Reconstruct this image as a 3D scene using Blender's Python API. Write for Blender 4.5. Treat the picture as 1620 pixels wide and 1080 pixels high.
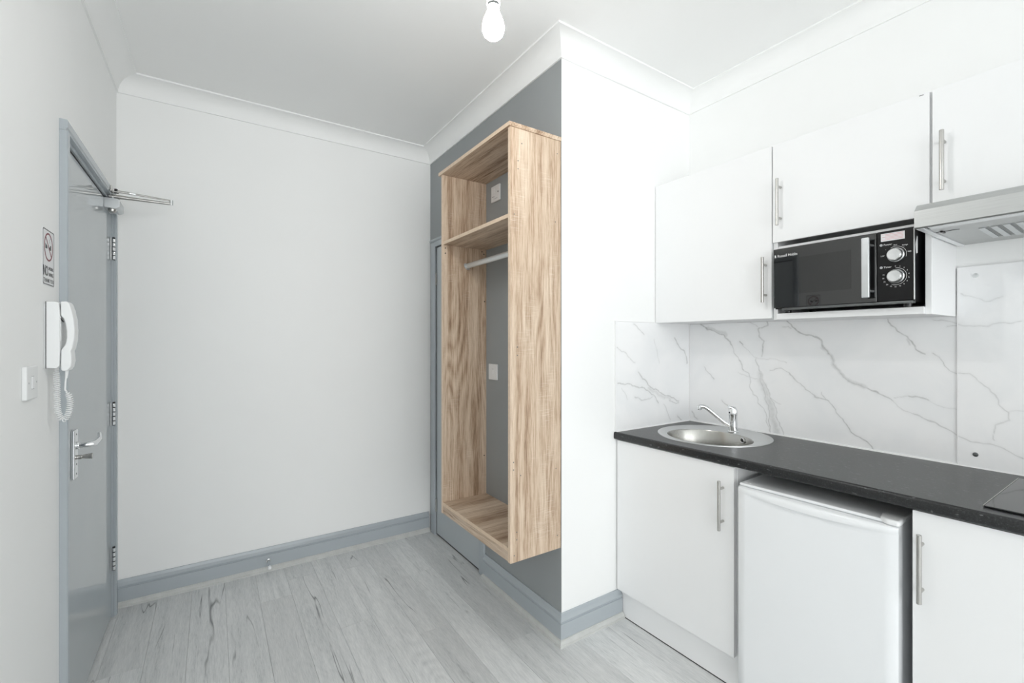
import bpy, bmesh, math, random
import numpy as np
from mathutils import Vector, Matrix

random.seed(7)
SC = bpy.context.scene
COL = SC.collection
for o in list(bpy.data.objects):
    bpy.data.objects.remove(o, do_unlink=True)

# ------------------------------------------------------------------ camera
FPX, YAW, CAM_H = 715.25, 33.5, 1.32
cam_d = bpy.data.cameras.new('camera')
cam_d.sensor_width = 36.0
cam_d.lens = 36.0 * FPX / 1620.0
cam_d.clip_start = 0.02
cam = bpy.data.objects.new('camera', cam_d)
COL.objects.link(cam)
cam.location = (0, 0, CAM_H)
cam.rotation_euler = (math.radians(90), 0, math.radians(-YAW))
SC.camera = cam

# ------------------------------------------------------------------ world, daylight, exposure
world = bpy.data.worlds.new('world')
SC.world = world
world.use_nodes = True
bg = world.node_tree.nodes['Background']
bg.inputs[0].default_value = (0.90, 0.95, 1.0, 1)
bg.inputs[1].default_value = 1.2
SC.view_settings.view_transform = 'Standard'
SC.view_settings.look = 'None'
SC.view_settings.gamma = 1.0
SC.view_settings.use_curve_mapping = False
SC.view_settings.exposure = 0.12
SC.cycles.max_bounces = 10
SC.cycles.diffuse_bounces = 8
SC.cycles.glossy_bounces = 5
SC.cycles.transparent_max_bounces = 8
SC.cycles.use_denoising = True
SC.cycles.sample_clamp_indirect = 8.0

# room planes (metres)
XL, YB, XG, YJ, XK, YR, ZC = -0.40, 2.965, 1.275, 1.533, 2.18, -4.60, 2.645

def area_light(name, loc, rot, sx, sy, power, col=(1, 1, 1)):
    d = bpy.data.lights.new(name, 'AREA')
    d.shape = 'RECTANGLE'
    d.size, d.size_y, d.energy, d.color = sx, sy, power, col
    o = bpy.data.objects.new(name, d)
    COL.objects.link(o)
    o.location, o.rotation_euler = loc, rot
    return o
# rear window daylight; unseen room widened left to add a second window's light
XW, YN = -2.30, 0.30                     # far left wall of the unseen added width, and where the entrance door wall ends
WINS = [(0.05, 2.05, 0.30, 2.46), (-2.15, -0.15, 0.30, 2.46)]     # x0, x1, z0, z1 of each window opening
for nm, (a, b, c, d), pw in (('rear_daylight_and_fill', WINS[0], 48.0), ('rear_daylight_and_fill', WINS[1], 72.0)):
    area_light(nm, ((a+b)/2, YR-0.14, (c+d)/2), (math.radians(90), 0, 0), b-a, d-c, pw, (0.99, 1.0, 0.995))

# ------------------------------------------------------------------ materials
def lin(r, g, b):
    f = lambda c: (c/255/12.92) if c/255 <= 0.04045 else ((c/255+0.055)/1.055)**2.4
    return (f(r), f(g), f(b), 1.0)

def new_mat(name):
    m = bpy.data.materials.new(name)
    m.use_nodes = True
    nt = m.node_tree
    return m, nt, nt.nodes['Principled BSDF']

def N(nt, typ, **kw):
    n = nt.nodes.new(typ)
    for k, v in kw.items():
        setattr(n, k, v)
    return n

def math_node(nt, op, a, b=None, clamp=False):
    n = N(nt, 'ShaderNodeMath', operation=op, use_clamp=clamp)
    for i, v in enumerate((a, b)):
        if v is None: continue
        if isinstance(v, (int, float)): n.inputs[i].default_value = v
        else: nt.links.new(v, n.inputs[i])
    return n.outputs[0]

def ramp(nt, fac, stops):
    n = N(nt, 'ShaderNodeValToRGB')
    el = n.color_ramp.elements
    el[0].position, el[0].color = stops[0]
    el[1].position, el[1].color = stops[-1]
    for p, c in stops[1:-1]:
        e = el.new(p); e.color = c
    nt.links.new(fac, n.inputs[0])
    return n.outputs[0]

def mixc(nt, fac, a, b, mode='MIX'):
    n = N(nt, 'ShaderNodeMix', data_type='RGBA', blend_type=mode)
    for i, v in ((0, fac), (6, a), (7, b)):
        if isinstance(v, (int, float)): n.inputs[i].default_value = v
        elif isinstance(v, tuple): n.inputs[i].default_value = v
        else: nt.links.new(v, n.inputs[i])
    return n.outputs[2]

def bump(nt, bsdf, height, strength, dist=0.001):
    b = N(nt, 'ShaderNodeBump')
    b.inputs['Strength'].default_value = strength
    b.inputs['Distance'].default_value = dist
    nt.links.new(height, b.inputs['Height'])
    nt.links.new(b.outputs[0], bsdf.inputs['Normal'])

def noise(nt, vec, scale, detail=3.0, rough=0.5, dist=0.0):
    n = N(nt, 'ShaderNodeTexNoise')
    n.inputs['Scale'].default_value = scale
    n.inputs['Detail'].default_value = detail
    n.inputs['Roughness'].default_value = rough
    n.inputs['Distortion'].default_value = dist
    nt.links.new(vec, n.inputs['Vector'])
    return n.outputs['Fac']

def paint(name, col, rough=0.5, var=0.03, nscale=3.0, bstr=0.08, bscale=180.0, metal=0.0, spec=0.5, ior=1.5, coat=0.0):
    """plain painted or moulded surface: slight tone variation and a fine relief"""
    m, nt, b = new_mat(name)
    tc = N(nt, 'ShaderNodeTexCoord').outputs['Object']
    f = noise(nt, tc, nscale, 4)
    c0 = tuple(min(1, c*(1-var)) for c in col[:3]) + (1,)
    c1 = tuple(min(1, c*(1+var)) for c in col[:3]) + (1,)
    nt.links.new(ramp(nt, f, [(0.3, c0), (0.7, c1)]), b.inputs['Base Color'])
    b.inputs['Roughness'].default_value = rough
    b.inputs['Metallic'].default_value = metal
    b.inputs['Specular IOR Level'].default_value = spec
    b.inputs['IOR'].default_value = ior
    b.inputs['Coat Weight'].default_value = coat
    b.inputs['Coat Roughness'].default_value = 0.05
    if bstr:
        bump(nt, b, noise(nt, tc, bscale, 2), bstr)
    return m

def brushed(name, col, rough, axis, aniso=0.0):
    """brushed steel: fine streaks along one axis"""
    m, nt, b = new_mat(name)
    tc = N(nt, 'ShaderNodeTexCoord').outputs['Object']
    mp = N(nt, 'ShaderNodeMapping')
    sc = [1, 1, 1]; sc[axis] = 0.02
    mp.inputs['Scale'].default_value = sc
    nt.links.new(tc, mp.inputs['Vector'])
    f = noise(nt, mp.outputs[0], 500, 3)
    big = noise(nt, tc, 9, 3)
    c = ramp(nt, f, [(0.25, tuple(x*0.88 for x in col[:3])+(1,)), (0.75, col)])
    nt.links.new(c, b.inputs['Base Color'])
    b.inputs['Metallic'].default_value = 1.0
    r = math_node(nt, 'MULTIPLY_ADD', big, 0.12); r.node.inputs[2].default_value = rough-0.05
    nt.links.new(r, b.inputs['Roughness'])
    bump(nt, b, f, 0.05)
    return m

def wood(name, axis, stops, fine=70.0, sawmarks=True, rough=0.45, per_object=False, crack=False, ringscale=2.6, band=24.0, w=(0.52, 0.48, 0.11), rfreq=17.0, st=0.045):
    m, nt, b = new_mat(name)
    vec = N(nt, 'ShaderNodeTexCoord').outputs['Object']
    rnd = None
    if per_object:
        oi = N(nt, 'ShaderNodeObjectInfo')
        rnd = oi.outputs['Random']
        cmb = N(nt, 'ShaderNodeCombineXYZ')
        nt.links.new(math_node(nt, 'MULTIPLY', rnd, 37.0), cmb.inputs[0])
        nt.links.new(math_node(nt, 'MULTIPLY', rnd, 91.0), cmb.inputs[1])
        nt.links.new(math_node(nt, 'MULTIPLY', rnd, 53.0), cmb.inputs[2])
        add = N(nt, 'ShaderNodeVectorMath', operation='ADD')
        nt.links.new(vec, add.inputs[0]); nt.links.new(cmb.outputs[0], add.inputs[1])
        vec = add.outputs[0]
    def stretched(k):
        mp = N(nt, 'ShaderNodeMapping')
        sc = [1, 1, 1]; sc[axis] = k
        mp.inputs['Scale'].default_value = sc
        nt.links.new(vec, mp.inputs['Vector'])
        return mp.outputs[0]
    f1 = noise(nt, stretched(st), fine*2.4, 5, 0.7)
    f2 = noise(nt, stretched(st*0.8), band, 3, 0.55, 0.2)
    low = noise(nt, stretched(0.11), ringscale*2.4, 1, 0.4, 0.15)
    rings = math_node(nt, 'PINGPONG', math_node(nt, 'MULTIPLY', low, rfreq), 0.5)
    rings = math_node(nt, 'MULTIPLY', rings, 2.0)
    rm = math_node(nt, 'MULTIPLY', math_node(nt, 'SUBTRACT', noise(nt, stretched(0.30), 5.0, 1), 0.48, True), 5.0, True)
    rings = math_node(nt, 'MULTIPLY', math_node(nt, 'SUBTRACT', rings, 0.5), rm)
    t = math_node(nt, 'MULTIPLY', f1, w[0])
    t = math_node(nt, 'ADD', t, math_node(nt, 'MULTIPLY', f2, w[1]))
    t = math_node(nt, 'ADD', t, math_node(nt, 'MULTIPLY', rings, w[2]))
    c = ramp(nt, t, stops)
    if sawmarks:
        mp = N(nt, 'ShaderNodeMapping'); sc = [0.06, 0.06, 0.06]; sc[axis] = 1.0
        mp.inputs['Scale'].default_value = sc
        nt.links.new(vec, mp.inputs['Vector'])
        saw = noise(nt, mp.outputs[0], 330, 1)
        patch = noise(nt, stretched(0.5), 9, 2)
        pm = math_node(nt, 'MULTIPLY', math_node(nt, 'SUBTRACT', patch, 0.50, True), 6.0, True)
        sm = math_node(nt, 'MULTIPLY', math_node(nt, 'SUBTRACT', saw, 0.5, True), pm)
        c = mixc(nt, math_node(nt, 'MULTIPLY', sm, 0.9), c, (1.0, 0.93, 0.84, 1))
    if crack:
        ln = noise(nt, stretched(0.06), 9.0, 3, 0.5, 0.25)
        d = math_node(nt, 'ABSOLUTE', math_node(nt, 'SUBTRACT', ln, 0.5))
        line = math_node(nt, 'SUBTRACT', 1.0, math_node(nt, 'MULTIPLY', d, 130.0), True)
        msk = math_node(nt, 'MULTIPLY', math_node(nt, 'SUBTRACT', noise(nt, stretched(0.30), 7.5, 2), 0.54, True), 12.0, True)
        c = mixc(nt, math_node(nt, 'MULTIPLY', math_node(nt, 'MULTIPLY', line, msk), 0.85), c, (0.10, 0.105, 0.11, 1))
    if per_object:
        v = math_node(nt, 'MULTIPLY_ADD', rnd, 0.16); v.node.inputs[2].default_value = 0.92
        hsv = N(nt, 'ShaderNodeHueSaturation')
        nt.links.new(v, hsv.inputs['Value']); nt.links.new(c, hsv.inputs['Color'])
        c = hsv.outputs[0]
    nt.links.new(c, b.inputs['Base Color'])
    b.inputs['Roughness'].default_value = rough
    b.inputs['Specular IOR Level'].default_value = 0.4
    bump(nt, b, f1, 0.12, 0.0006)
    return m

M = {}
M['wall'] = paint('white_wall_paint', (0.90, 0.905, 0.90), 0.62, 0.012, 1.5, 0.10, 120)
M['ceil'] = paint('white_ceiling_paint', (0.90, 0.905, 0.90), 0.75, 0.012, 1.2, 0.05, 120)
M['cove'] = paint('white_cornice_paint', (0.90, 0.905, 0.90), 0.6, 0.01, 2, 0.03)
M['greywall'] = paint('grey_wall_paint', lin(152, 156, 157), 0.55, 0.03, 3, 0.15, 140)
M['greywood'] = paint('grey_gloss_woodwork', lin(174, 181, 186), 0.24, 0.02, 6, 0.05, 60)
M['greydoor'] = paint('grey_gloss_door_paint', lin(182, 188, 191), 0.07, 0.015, 4, 0.008, 30)
M['bead'] = paint('pale_floor_bead', lin(200, 201, 199), 0.5, 0.06, 25)
M['white_lam'] = paint('white_cabinet_laminate', (0.87, 0.875, 0.88), 0.5, 0.008, 2, 0.0)
M['white_plastic'] = paint('white_plastic', (0.84, 0.85, 0.855), 0.3, 0.01, 8, 0.0)
M['cream_plastic'] = paint('switch_white_plastic', (0.80, 0.81, 0.81), 0.35, 0.01, 8, 0.0)
M['white_enamel'] = paint('white_fridge_enamel', (0.86, 0.875, 0.89), 0.22, 0.008, 3, 0.03, 300)
M['chrome'] = paint('polished_chrome', (0.82, 0.83, 0.84), 0.07, 0.02, 8, 0.0, metal=1.0)
M['nickel'] = paint('satin_nickel', (0.50, 0.49, 0.47), 0.26, 0.03, 40, 0.02, 400, metal=1.0)
M['alu'] = paint('silver_painted_metal', (0.62, 0.64, 0.65), 0.35, 0.03, 30, 0.02, 300, metal=0.6)
M['rail'] = paint('pale_grey_rail', (0.68, 0.70, 0.70), 0.35, 0.03, 30, 0.0, metal=0.4)
M['steel'] = brushed('brushed_sink_steel', (0.46, 0.455, 0.43, 1), 0.24, 2)
M['rim'] = brushed('brushed_rim_steel', (0.66, 0.67, 0.67, 1), 0.3, 1)
M['hood'] = brushed('brushed_hood_steel', (0.56, 0.57, 0.565, 1), 0.42, 1)
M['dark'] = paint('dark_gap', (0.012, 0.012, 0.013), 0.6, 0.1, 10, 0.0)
M['black'] = paint('black_plastic', (0.010, 0.010, 0.011), 0.30, 0.1, 10, 0.03, 300)
M['blackglass'] = paint('black_door_glass', (0.006, 0.006, 0.006), 0.025, 0.05, 5, 0.0, ior=1.95)
M['window_screen'] = paint('microwave_window_screen', (0.003, 0.003, 0.003), 0.03, 0.05, 5, 0.0, ior=1.85)
M['hob'] = paint('black_hob_glass', (0.012, 0.013, 0.014), 0.04, 0.05, 5, 0.0, ior=1.6)
M['panel'] = paint('black_panel_plastic', (0.006, 0.006, 0.0065), 0.42, 0.1, 10, 0.02, 300, spec=0.25)
M['ink'] = paint('black_print', (0.02, 0.02, 0.022), 0.5, 0.02, 10, 0.0)
M['red_ink'] = paint('dark_red_print', lin(120, 36, 50), 0.5, 0.02, 10, 0.0)
M['pink_ink'] = paint('faded_red_print', lin(222, 186, 192), 0.5, 0.02, 10, 0.0)
M['pale_ink'] = paint('pale_grey_print', (0.45, 0.46, 0.47), 0.5, 0.02, 10, 0.0)
M['white_ink'] = paint('white_print', (0.80, 0.80, 0.80), 0.5, 0.02, 10, 0.0)
M['paper'] = paint('white_label_paper', (0.80, 0.80, 0.81), 0.45, 0.02, 10, 0.0)
M['cap'] = paint('grey_screw_cap', (0.16, 0.17, 0.17), 0.3, 0.05, 60, 0.0, metal=0.7)
M['sealant'] = paint('white_sealant', (0.86, 0.86, 0.86), 0.35, 0.01, 20, 0.0)
OAK = [(0.34, lin(128, 101, 79)), (0.43, lin(176, 150, 126)), (0.51, lin(203, 181, 158)), (0.64, lin(225, 207, 187))]
M['oak_z'] = wood('pale_oak_upright_grain', 2, OAK)
M['oak_y'] = wood('pale_oak_long_grain', 1, OAK)
M['oak_x'] = wood('pale_oak_cross_grain', 0, OAK)
M['oak_edge'] = paint('pale_oak_edging', lin(222, 199, 174), 0.5, 0.06, 60, 0.05, 300)
FLO = [(0.30, lin(172, 175, 176)), (0.42, lin(205, 207, 207)), (0.55, lin(219, 220, 220)), (0.68, lin(231, 232, 231))]
M['plank'] = wood('grey_oak_laminate', 1, FLO, 95, False, 0.36, True, True, 2.4, 26.0, (0.62, 0.38, 0.09), 34.0, 0.085)

def worktop_mat():
    m, nt, b = new_mat('black_speckled_worktop')
    tc = N(nt, 'ShaderNodeTexCoord').outputs['Object']
    base = noise(nt, tc, 240, 5, 0.75)
    c = ramp(nt, base, [(0.38, (0.008, 0.0085, 0.009, 1)), (0.60, (0.022, 0.023, 0.024, 1)), (0.74, (0.12, 0.125, 0.13, 1))])
    mp = N(nt, 'ShaderNodeMapping'); mp.inputs['Scale'].default_value = (1, 0.35, 1)
    mp.inputs['Rotation'].default_value = (0, 0, 0.5)
    nt.links.new(tc, mp.inputs['Vector'])
    fl = noise(nt, mp.outputs[0], 160, 2)
    k = math_node(nt, 'MULTIPLY', math_node(nt, 'SUBTRACT', fl, 0.66, True), 12.0, True)
    c = mixc(nt, math_node(nt, 'MULTIPLY', k, 0.4), c, (0.35, 0.36, 0.36, 1))
    nt.links.new(c, b.inputs['Base Color'])
    b.inputs['Roughness'].default_value = 0.30
    bump(nt, b, base, 0.10, 0.0005)
    return m
M['worktop'] = worktop_mat()

def marble_mat():
    m, nt, b = new_mat('white_veined_marble_laminate')
    at = N(nt, 'ShaderNodeAttribute', attribute_name='vein')
    tc = N(nt, 'ShaderNodeTexCoord').outputs['Object']
    brk = math_node(nt, 'MULTIPLY_ADD', noise(nt, tc, 55, 4, 0.6), 1.5); brk.node.inputs[2].default_value = 0.2
    f = math_node(nt, 'MULTIPLY', at.outputs['Fac'], brk, True)
    cloud = noise(nt, tc, 4, 4, 0.55, 0.8)
    base = ramp(nt, cloud, [(0.35, (0.88, 0.89, 0.90, 1)), (0.62, (0.93, 0.93, 0.935, 1))])
    c = mixc(nt, f, base, (0.26, 0.265, 0.255, 1))
    nt.links.new(c, b.inputs['Base Color'])
    b.inputs['Roughness'].default_value = 0.18
    return m
M['marble'] = marble_mat()

def bulb_mat():
    m, nt, b = new_mat('glowing_bulb_glass')
    b.inputs['Base Color'].default_value = (1, 1, 1, 1)
    b.inputs['Emission Color'].default_value = (1.0, 0.985, 0.965, 1)
    b.inputs['Emission Strength'].default_value = 180.0
    return m
M['bulb'] = bulb_mat()

def pane_mat():
    m, nt, b = new_mat('clear_window_pane')
    out = nt.nodes['Material Output']
    tr = N(nt, 'ShaderNodeBsdfTransparent'); gl = N(nt, 'ShaderNodeBsdfGlossy')
    gl.inputs['Roughness'].default_value = 0.02
    mx = N(nt, 'ShaderNodeMixShader')
    mx.inputs[0].default_value = 0.04
    nt.links.new(tr.outputs[0], mx.inputs[1]); nt.links.new(gl.outputs[0], mx.inputs[2])
    nt.links.new(mx.outputs[0], out.inputs['Surface'])
    return m
M['pane'] = pane_mat()

# ------------------------------------------------------------------ mesh helpers
ORG = {}

class G:
    """collects shapes in room coordinates; build() links them as one mesh object"""
    def __init__(self):
        self.v, self.f, self.mi = [], [], []
    def add(self, vs, fs, mi=0):
        n = len(self.v)
        self.v += [tuple(p) for p in vs]
        self.f += [tuple(i+n for i in q) for q in fs]
        self.mi += [mi]*len(fs)
        return self
    def box(self, x0, x1, y0, y1, z0, z1, mi=0):
        x0, x1 = sorted((x0, x1)); y0, y1 = sorted((y0, y1)); z0, z1 = sorted((z0, z1))
        vs = [(x0,y0,z0),(x1,y0,z0),(x1,y1,z0),(x0,y1,z0),(x0,y0,z1),(x1,y0,z1),(x1,y1,z1),(x0,y1,z1)]
        return self.add(vs, [(0,3,2,1),(4,5,6,7),(0,1,5,4),(1,2,6,5),(2,3,7,6),(3,0,4,7)], mi)
    def prism(self, pts, axis, a, b, mi=0):
        """extrude a closed outline (pairs of the two other axes, in cyclic order) along axis from a to b"""
        def P(p, t):
            if axis == 0: return (t, p[0], p[1])
            if axis == 1: return (p[0], t, p[1])
            return (p[0], p[1], t)
        n = len(pts)
        vs = [P(p, a) for p in pts] + [P(p, b) for p in pts]
        fs = [tuple(range(n))[::-1], tuple(range(n, 2*n))] + [(i, (i+1) % n, n+(i+1) % n, n+i) for i in range(n)]
        return self.add(vs, fs, mi)
    def sweep(self, prof, p0, p1, nrm, m0=0, m1=0):
        """wall moulding: profile (out, z) from p0 to p1, nrm points into the room; m=1 inside mitre, -1 outside, 0 square"""
        p0, p1, nrm = Vector(p0), Vector(p1), Vector(nrm)
        t = (p1-p0).normalized()
        A = [p0 + nrm*u + t*(u*m0) for u, z in prof]; B = [p1 + nrm*u - t*(u*m1) for u, z in prof]
        n = len(prof)
        vs = [(a.x, a.y, z) for a, (u, z) in zip(A, prof)] + [(b.x, b.y, z) for b, (u, z) in zip(B, prof)]
        return self.add(vs, [tuple(range(n))[::-1], tuple(range(n, 2*n))] + [(i, (i+1) % n, n+(i+1) % n, n+i) for i in range(n)])
    def tube(self, path, r, seg=10, caps=True, squash=None):
        """round bar along a path; r may be a list"""
        path = [Vector(p) for p in path]
        n = len(path)
        rr = r if isinstance(r, (list, tuple)) else [r]*n
        up = None; vs = []
        for i, p in enumerate(path):
            t = (path[min(i+1, n-1)] - path[max(i-1, 0)]).normalized()
            if up is None:
                up = Vector((0, 0, 1)) if abs(t.z) < 0.9 else Vector((1, 0, 0))
            s = t.cross(up)
            if s.length < 1e-6: s = t.cross(Vector((0, 1, 0)))
            s.normalize(); up = s.cross(t).normalized()
            for k in range(seg):
                a = 2*math.pi*k/seg
                e = squash if squash else 1.0
                vs.append(p + s*(math.cos(a)*rr[i]*e) + up*(math.sin(a)*rr[i]))
        fs = [(i*seg+k, i*seg+(k+1) % seg, (i+1)*seg+(k+1) % seg, (i+1)*seg+k) for i in range(n-1) for k in range(seg)]
        if caps:
            fs += [tuple(range(seg))[::-1], tuple(range((n-1)*seg, n*seg))]
        return self.add(vs, fs)
    def cyl(self, a, b, r, seg=16):
        return self.tube([a, b], r, seg)
    def lathe(self, prof, c, axis=(0, 0, 1), seg=32, ell=(1, 1)):
        """spin (radius, height) about an axis through c"""
        ax = Vector(axis).normalized()
        s = ax.orthogonal().normalized() if abs(ax.z) < 0.99 else Vector((1, 0, 0))
        u = ax.cross(s).normalized()
        c = Vector(c); vs = []; n = len(prof)
        for r, h in prof:
            for k in range(seg):
                a = 2*math.pi*k/seg
                vs.append(c + ax*h + s*(math.cos(a)*r*ell[0]) + u*(math.sin(a)*r*ell[1]))
        fs = [(i*seg+k, i*seg+(k+1) % seg, (i+1)*seg+(k+1) % seg, (i+1)*seg+k) for i in range(n-1) for k in range(seg)]
        fs += [tuple(range(seg))[::-1], tuple(range((n-1)*seg, n*seg))]
        return self.add(vs, fs)
    def build(self, name, mat, parent=None, bevel=0.0, seg=2, smooth=35, org=None, bangle=30):
        o3 = Vector(org) if org is not None else (ORG[parent.name] if parent is not None else Vector((0, 0, 0)))
        me = bpy.data.meshes.new(name)
        bm = bmesh.new()
        bv = [bm.verts.new(Vector(p)-o3) for p in self.v]
        for q, mi in zip(self.f, self.mi):
            try:
                fc = bm.faces.new([bv[i] for i in q]); fc.material_index = mi
            except ValueError:
                pass
        bmesh.ops.recalc_face_normals(bm, faces=bm.faces)
        if bevel > 0:
            ed = [e for e in bm.edges if len(e.link_faces) == 2 and e.calc_face_angle(0) > math.radians(bangle)]
            bmesh.ops.bevel(bm, geom=ed, offset=bevel, segments=seg, affect='EDGES', profile=0.5, clamp_overlap=True)
        bm.to_mesh(me); bm.free()
        for mm in (mat if isinstance(mat, (list, tuple)) else [mat]):
            me.materials.append(M[mm])
        if smooth:
            me.polygons.foreach_set('use_smooth', [True]*len(me.polygons))
            me.set_sharp_from_angle(angle=math.radians(smooth))
        ob = bpy.data.objects.new(name, me)
        COL.objects.link(ob)
        ORG[ob.name] = o3
        if bevel > 0 and smooth:
            wn = ob.modifiers.new('flat_face_normals', 'WEIGHTED_NORMAL')
            wn.keep_sharp = True
        if parent is not None: ob.parent = parent
        elif org is not None: ob.location = o3
        return ob

def tag(o, label=None, cat=None, group=None, kind=None):
    for k, v in (('label', label), ('category', cat), ('group', group), ('kind', kind)):
        if v: o[k] = v
    return o

def thing(name, label, cat, loc, rotz=0.0, group=None, kind=None):
    o = bpy.data.objects.new(name, None)
    o.empty_display_size = 0.05
    COL.objects.link(o)
    o.location = loc
    o.rotation_euler = (0, 0, rotz)
    ORG[o.name] = Vector(loc)
    return tag(o, label, cat, group, kind)

def lettering(text, size, origin, right, up, name, mat, parent, depth=0.0003, align='LEFT', squeeze=1.0, bold=0.0):
    """flat raised lettering standing on a surface; origin is the baseline start"""
    cu = bpy.data.curves.new('lettering_curve', 'FONT')
    cu.body, cu.size, cu.align_x = text, size, align
    cu.offset = bold
    cu.extrude = depth
    cu.resolution_u = 3
    t = bpy.data.objects.new('lettering_source', cu)
    COL.objects.link(t)
    dg = bpy.context.evaluated_depsgraph_get(); dg.update()
    me = bpy.data.meshes.new_from_object(t.evaluated_get(dg))
    bpy.data.objects.remove(t, do_unlink=True)
    r, u = Vector(right), Vector(up)
    n = r.cross(u)
    o3 = ORG[parent.name]
    for v in me.vertices:
        v.co = Vector(origin) + r*(v.co.x*squeeze) + u*v.co.y + n*v.co.z - o3
    me.materials.clear(); me.materials.append(M[mat])
    ob = bpy.data.objects.new(name, me)
    COL.objects.link(ob); ob.parent = parent
    ORG[ob.name] = o3
    return ob

# ================================================================== the room
def struct(o, label, cat):
    return tag(o, label, cat, kind='structure')

# floor: dark underlay with separate laminate planks laid towards the back wall
flo = struct(G().box(XW-0.1, XK+0.1, YR-0.1, YB+0.1, -0.06, -0.0125).build('floor', 'dark', smooth=0), 'grey oak laminate plank floor', 'floor')
PW, PL, GAP = 0.145, 1.22, 0.0003
row_joint = {}
seam0 = 1.36 - 13*PW
joints = {11: 1.665, 10: 2.455, 9: 1.93, 8: 2.72, 7: 2.17, 6: 1.55, 5: 2.60, 4: 1.98, 12: 2.40, 13: 1.04, 14: 0.62}
for r in range(-13, 19):
    x0, x1 = seam0 + r*PW, seam0 + (r+1)*PW
    x0c, x1c = max(x0, XW-0.05), min(x1, XK+0.05)
    if x1c - x0c < 0.01: continue
    yend = YB+0.05 if XL-0.05 < x1 and x0 < XG+0.05 else (YJ+0.06 if x0 > 0 else YN+0.05)
    j = joints.get(r, 0.4 + 0.37*((r*7) % 5))
    ys = [j + k*PL for k in range(-5, 4)]
    for y in ys:
        a, b = max(y, YR), min(y+PL, yend)
        if b - a < 0.03: continue
        g = G().box(x0c+GAP, x1c-GAP, a+GAP, b-GAP, -0.012, 0.0)
        g.build('plank', 'plank', flo, bevel=0.0006, seg=1, smooth=0)

struct(G().box(XW-0.1, XK+0.1, YR-0.1, YB+0.1, ZC, ZC+0.08).build('ceiling', 'ceil', smooth=0), 'plain white painted ceiling', 'ceiling')

# walls
DY0, DY1, DZ = 1.992, 2.872, 1.984
g = G().box(XL-0.12, XL, YN, DY0, 0, ZC).box(XL-0.12, XL, DY1, YB, 0, ZC).box(XL-0.12, XL, DY0, DY1, DZ, ZC)
struct(g.build('wall_left', 'wall', smooth=0), 'white wall holding the grey entrance door', 'wall')
struct(G().box(XL-0.12, XG+0.1, YB, YB+0.1, 0, ZC).build('wall_back', 'wall', smooth=0), 'plain white end wall behind the grey skirting', 'wall')
D2Y0, D2Y1, D2Z = 2.245, 2.868, 1.972
g = G().prism([(XG, YJ), (XG+0.1, YJ+0.1), (XG+0.1, D2Y0), (XG, D2Y0)], 2, 0, ZC)
g.box(XG, XG+0.1, D2Y1, YB, 0, ZC).box(XG, XG+0.1, D2Y0, D2Y1, D2Z, ZC)
struct(g.build('wall_right', 'greywall', smooth=0), 'mid-grey painted wall behind the open wardrobe', 'wall')
g = G().prism([(XG, YJ), (XK+0.1, YJ), (XK+0.1, YJ+0.1), (XG+0.1, YJ+0.1)], 2, 0, ZC)
struct(g.build('wall_pier', 'wall', smooth=0), 'white wall face between wardrobe corner and kitchen units', 'wall')
struct(G().box(XK, XK+0.1, YR, YJ, 0, ZC).build('wall_kitchen', 'wall', smooth=0), 'white wall above and behind the kitchen units', 'wall')
struct(G().box(XW, XL-0.12, YN, YN+0.12, 0, ZC).build('wall_return_added', 'wall', smooth=0), 'white return wall of the unseen added width', 'wall')
struct(G().box(XW-0.1, XW, YR, YN+0.12, 0, ZC).build('wall_side_added', 'wall', smooth=0), 'white side wall of the unseen added part of the room', 'wall')
xs = [XW, WINS[1][0], WINS[1][1], WINS[0][0], WINS[0][1], XK]
g = G()
for a, b in ((xs[0], xs[1]), (xs[2], xs[3]), (xs[4], xs[5])): g.box(a, b, YR-0.12, YR, 0, ZC)
for a, b, c, d in WINS: g.box(a, b, YR-0.12, YR, 0, c).box(a, b, YR-0.12, YR, d, ZC)
struct(g.build('wall_rear', 'wall', smooth=0), 'white wall with a wide window and a second one added in its unseen width', 'wall')
for i, (x0, x1, z0, z1) in enumerate(WINS):
    win = thing('window_%d' % (i+1), ('white framed window on the kitchen side of the rear wall', 'white framed window added in the unseen widened rear wall')[i], 'window', ((x0+x1)/2, YR-0.06, z0), kind='structure')
    xm = (x0+x1)/2
    g = G()
    for a in (x0, x1-0.05, xm-0.025): g.box(a, a+0.05, YR-0.10, YR-0.04, z0+0.05, z1-0.05)
    for a in (z0, z1-0.05): g.box(x0, x1, YR-0.10, YR-0.04, a, a+0.05)
    g.build('window_frame', 'white_plastic', win, 0.004)
    for a, b in ((x0+0.05, xm-0.025), (xm+0.025, x1-0.05)):
        G().box(a, b, YR-0.075, YR-0.070, z0+0.05, z1-0.05).build('pane', 'pane', win, smooth=0)
    G().box(x0-0.04, x1+0.04, YR-0.04, YR+0.05, z0-0.035, z0).build('window_sill', 'white_plastic', win, 0.005)

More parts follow.
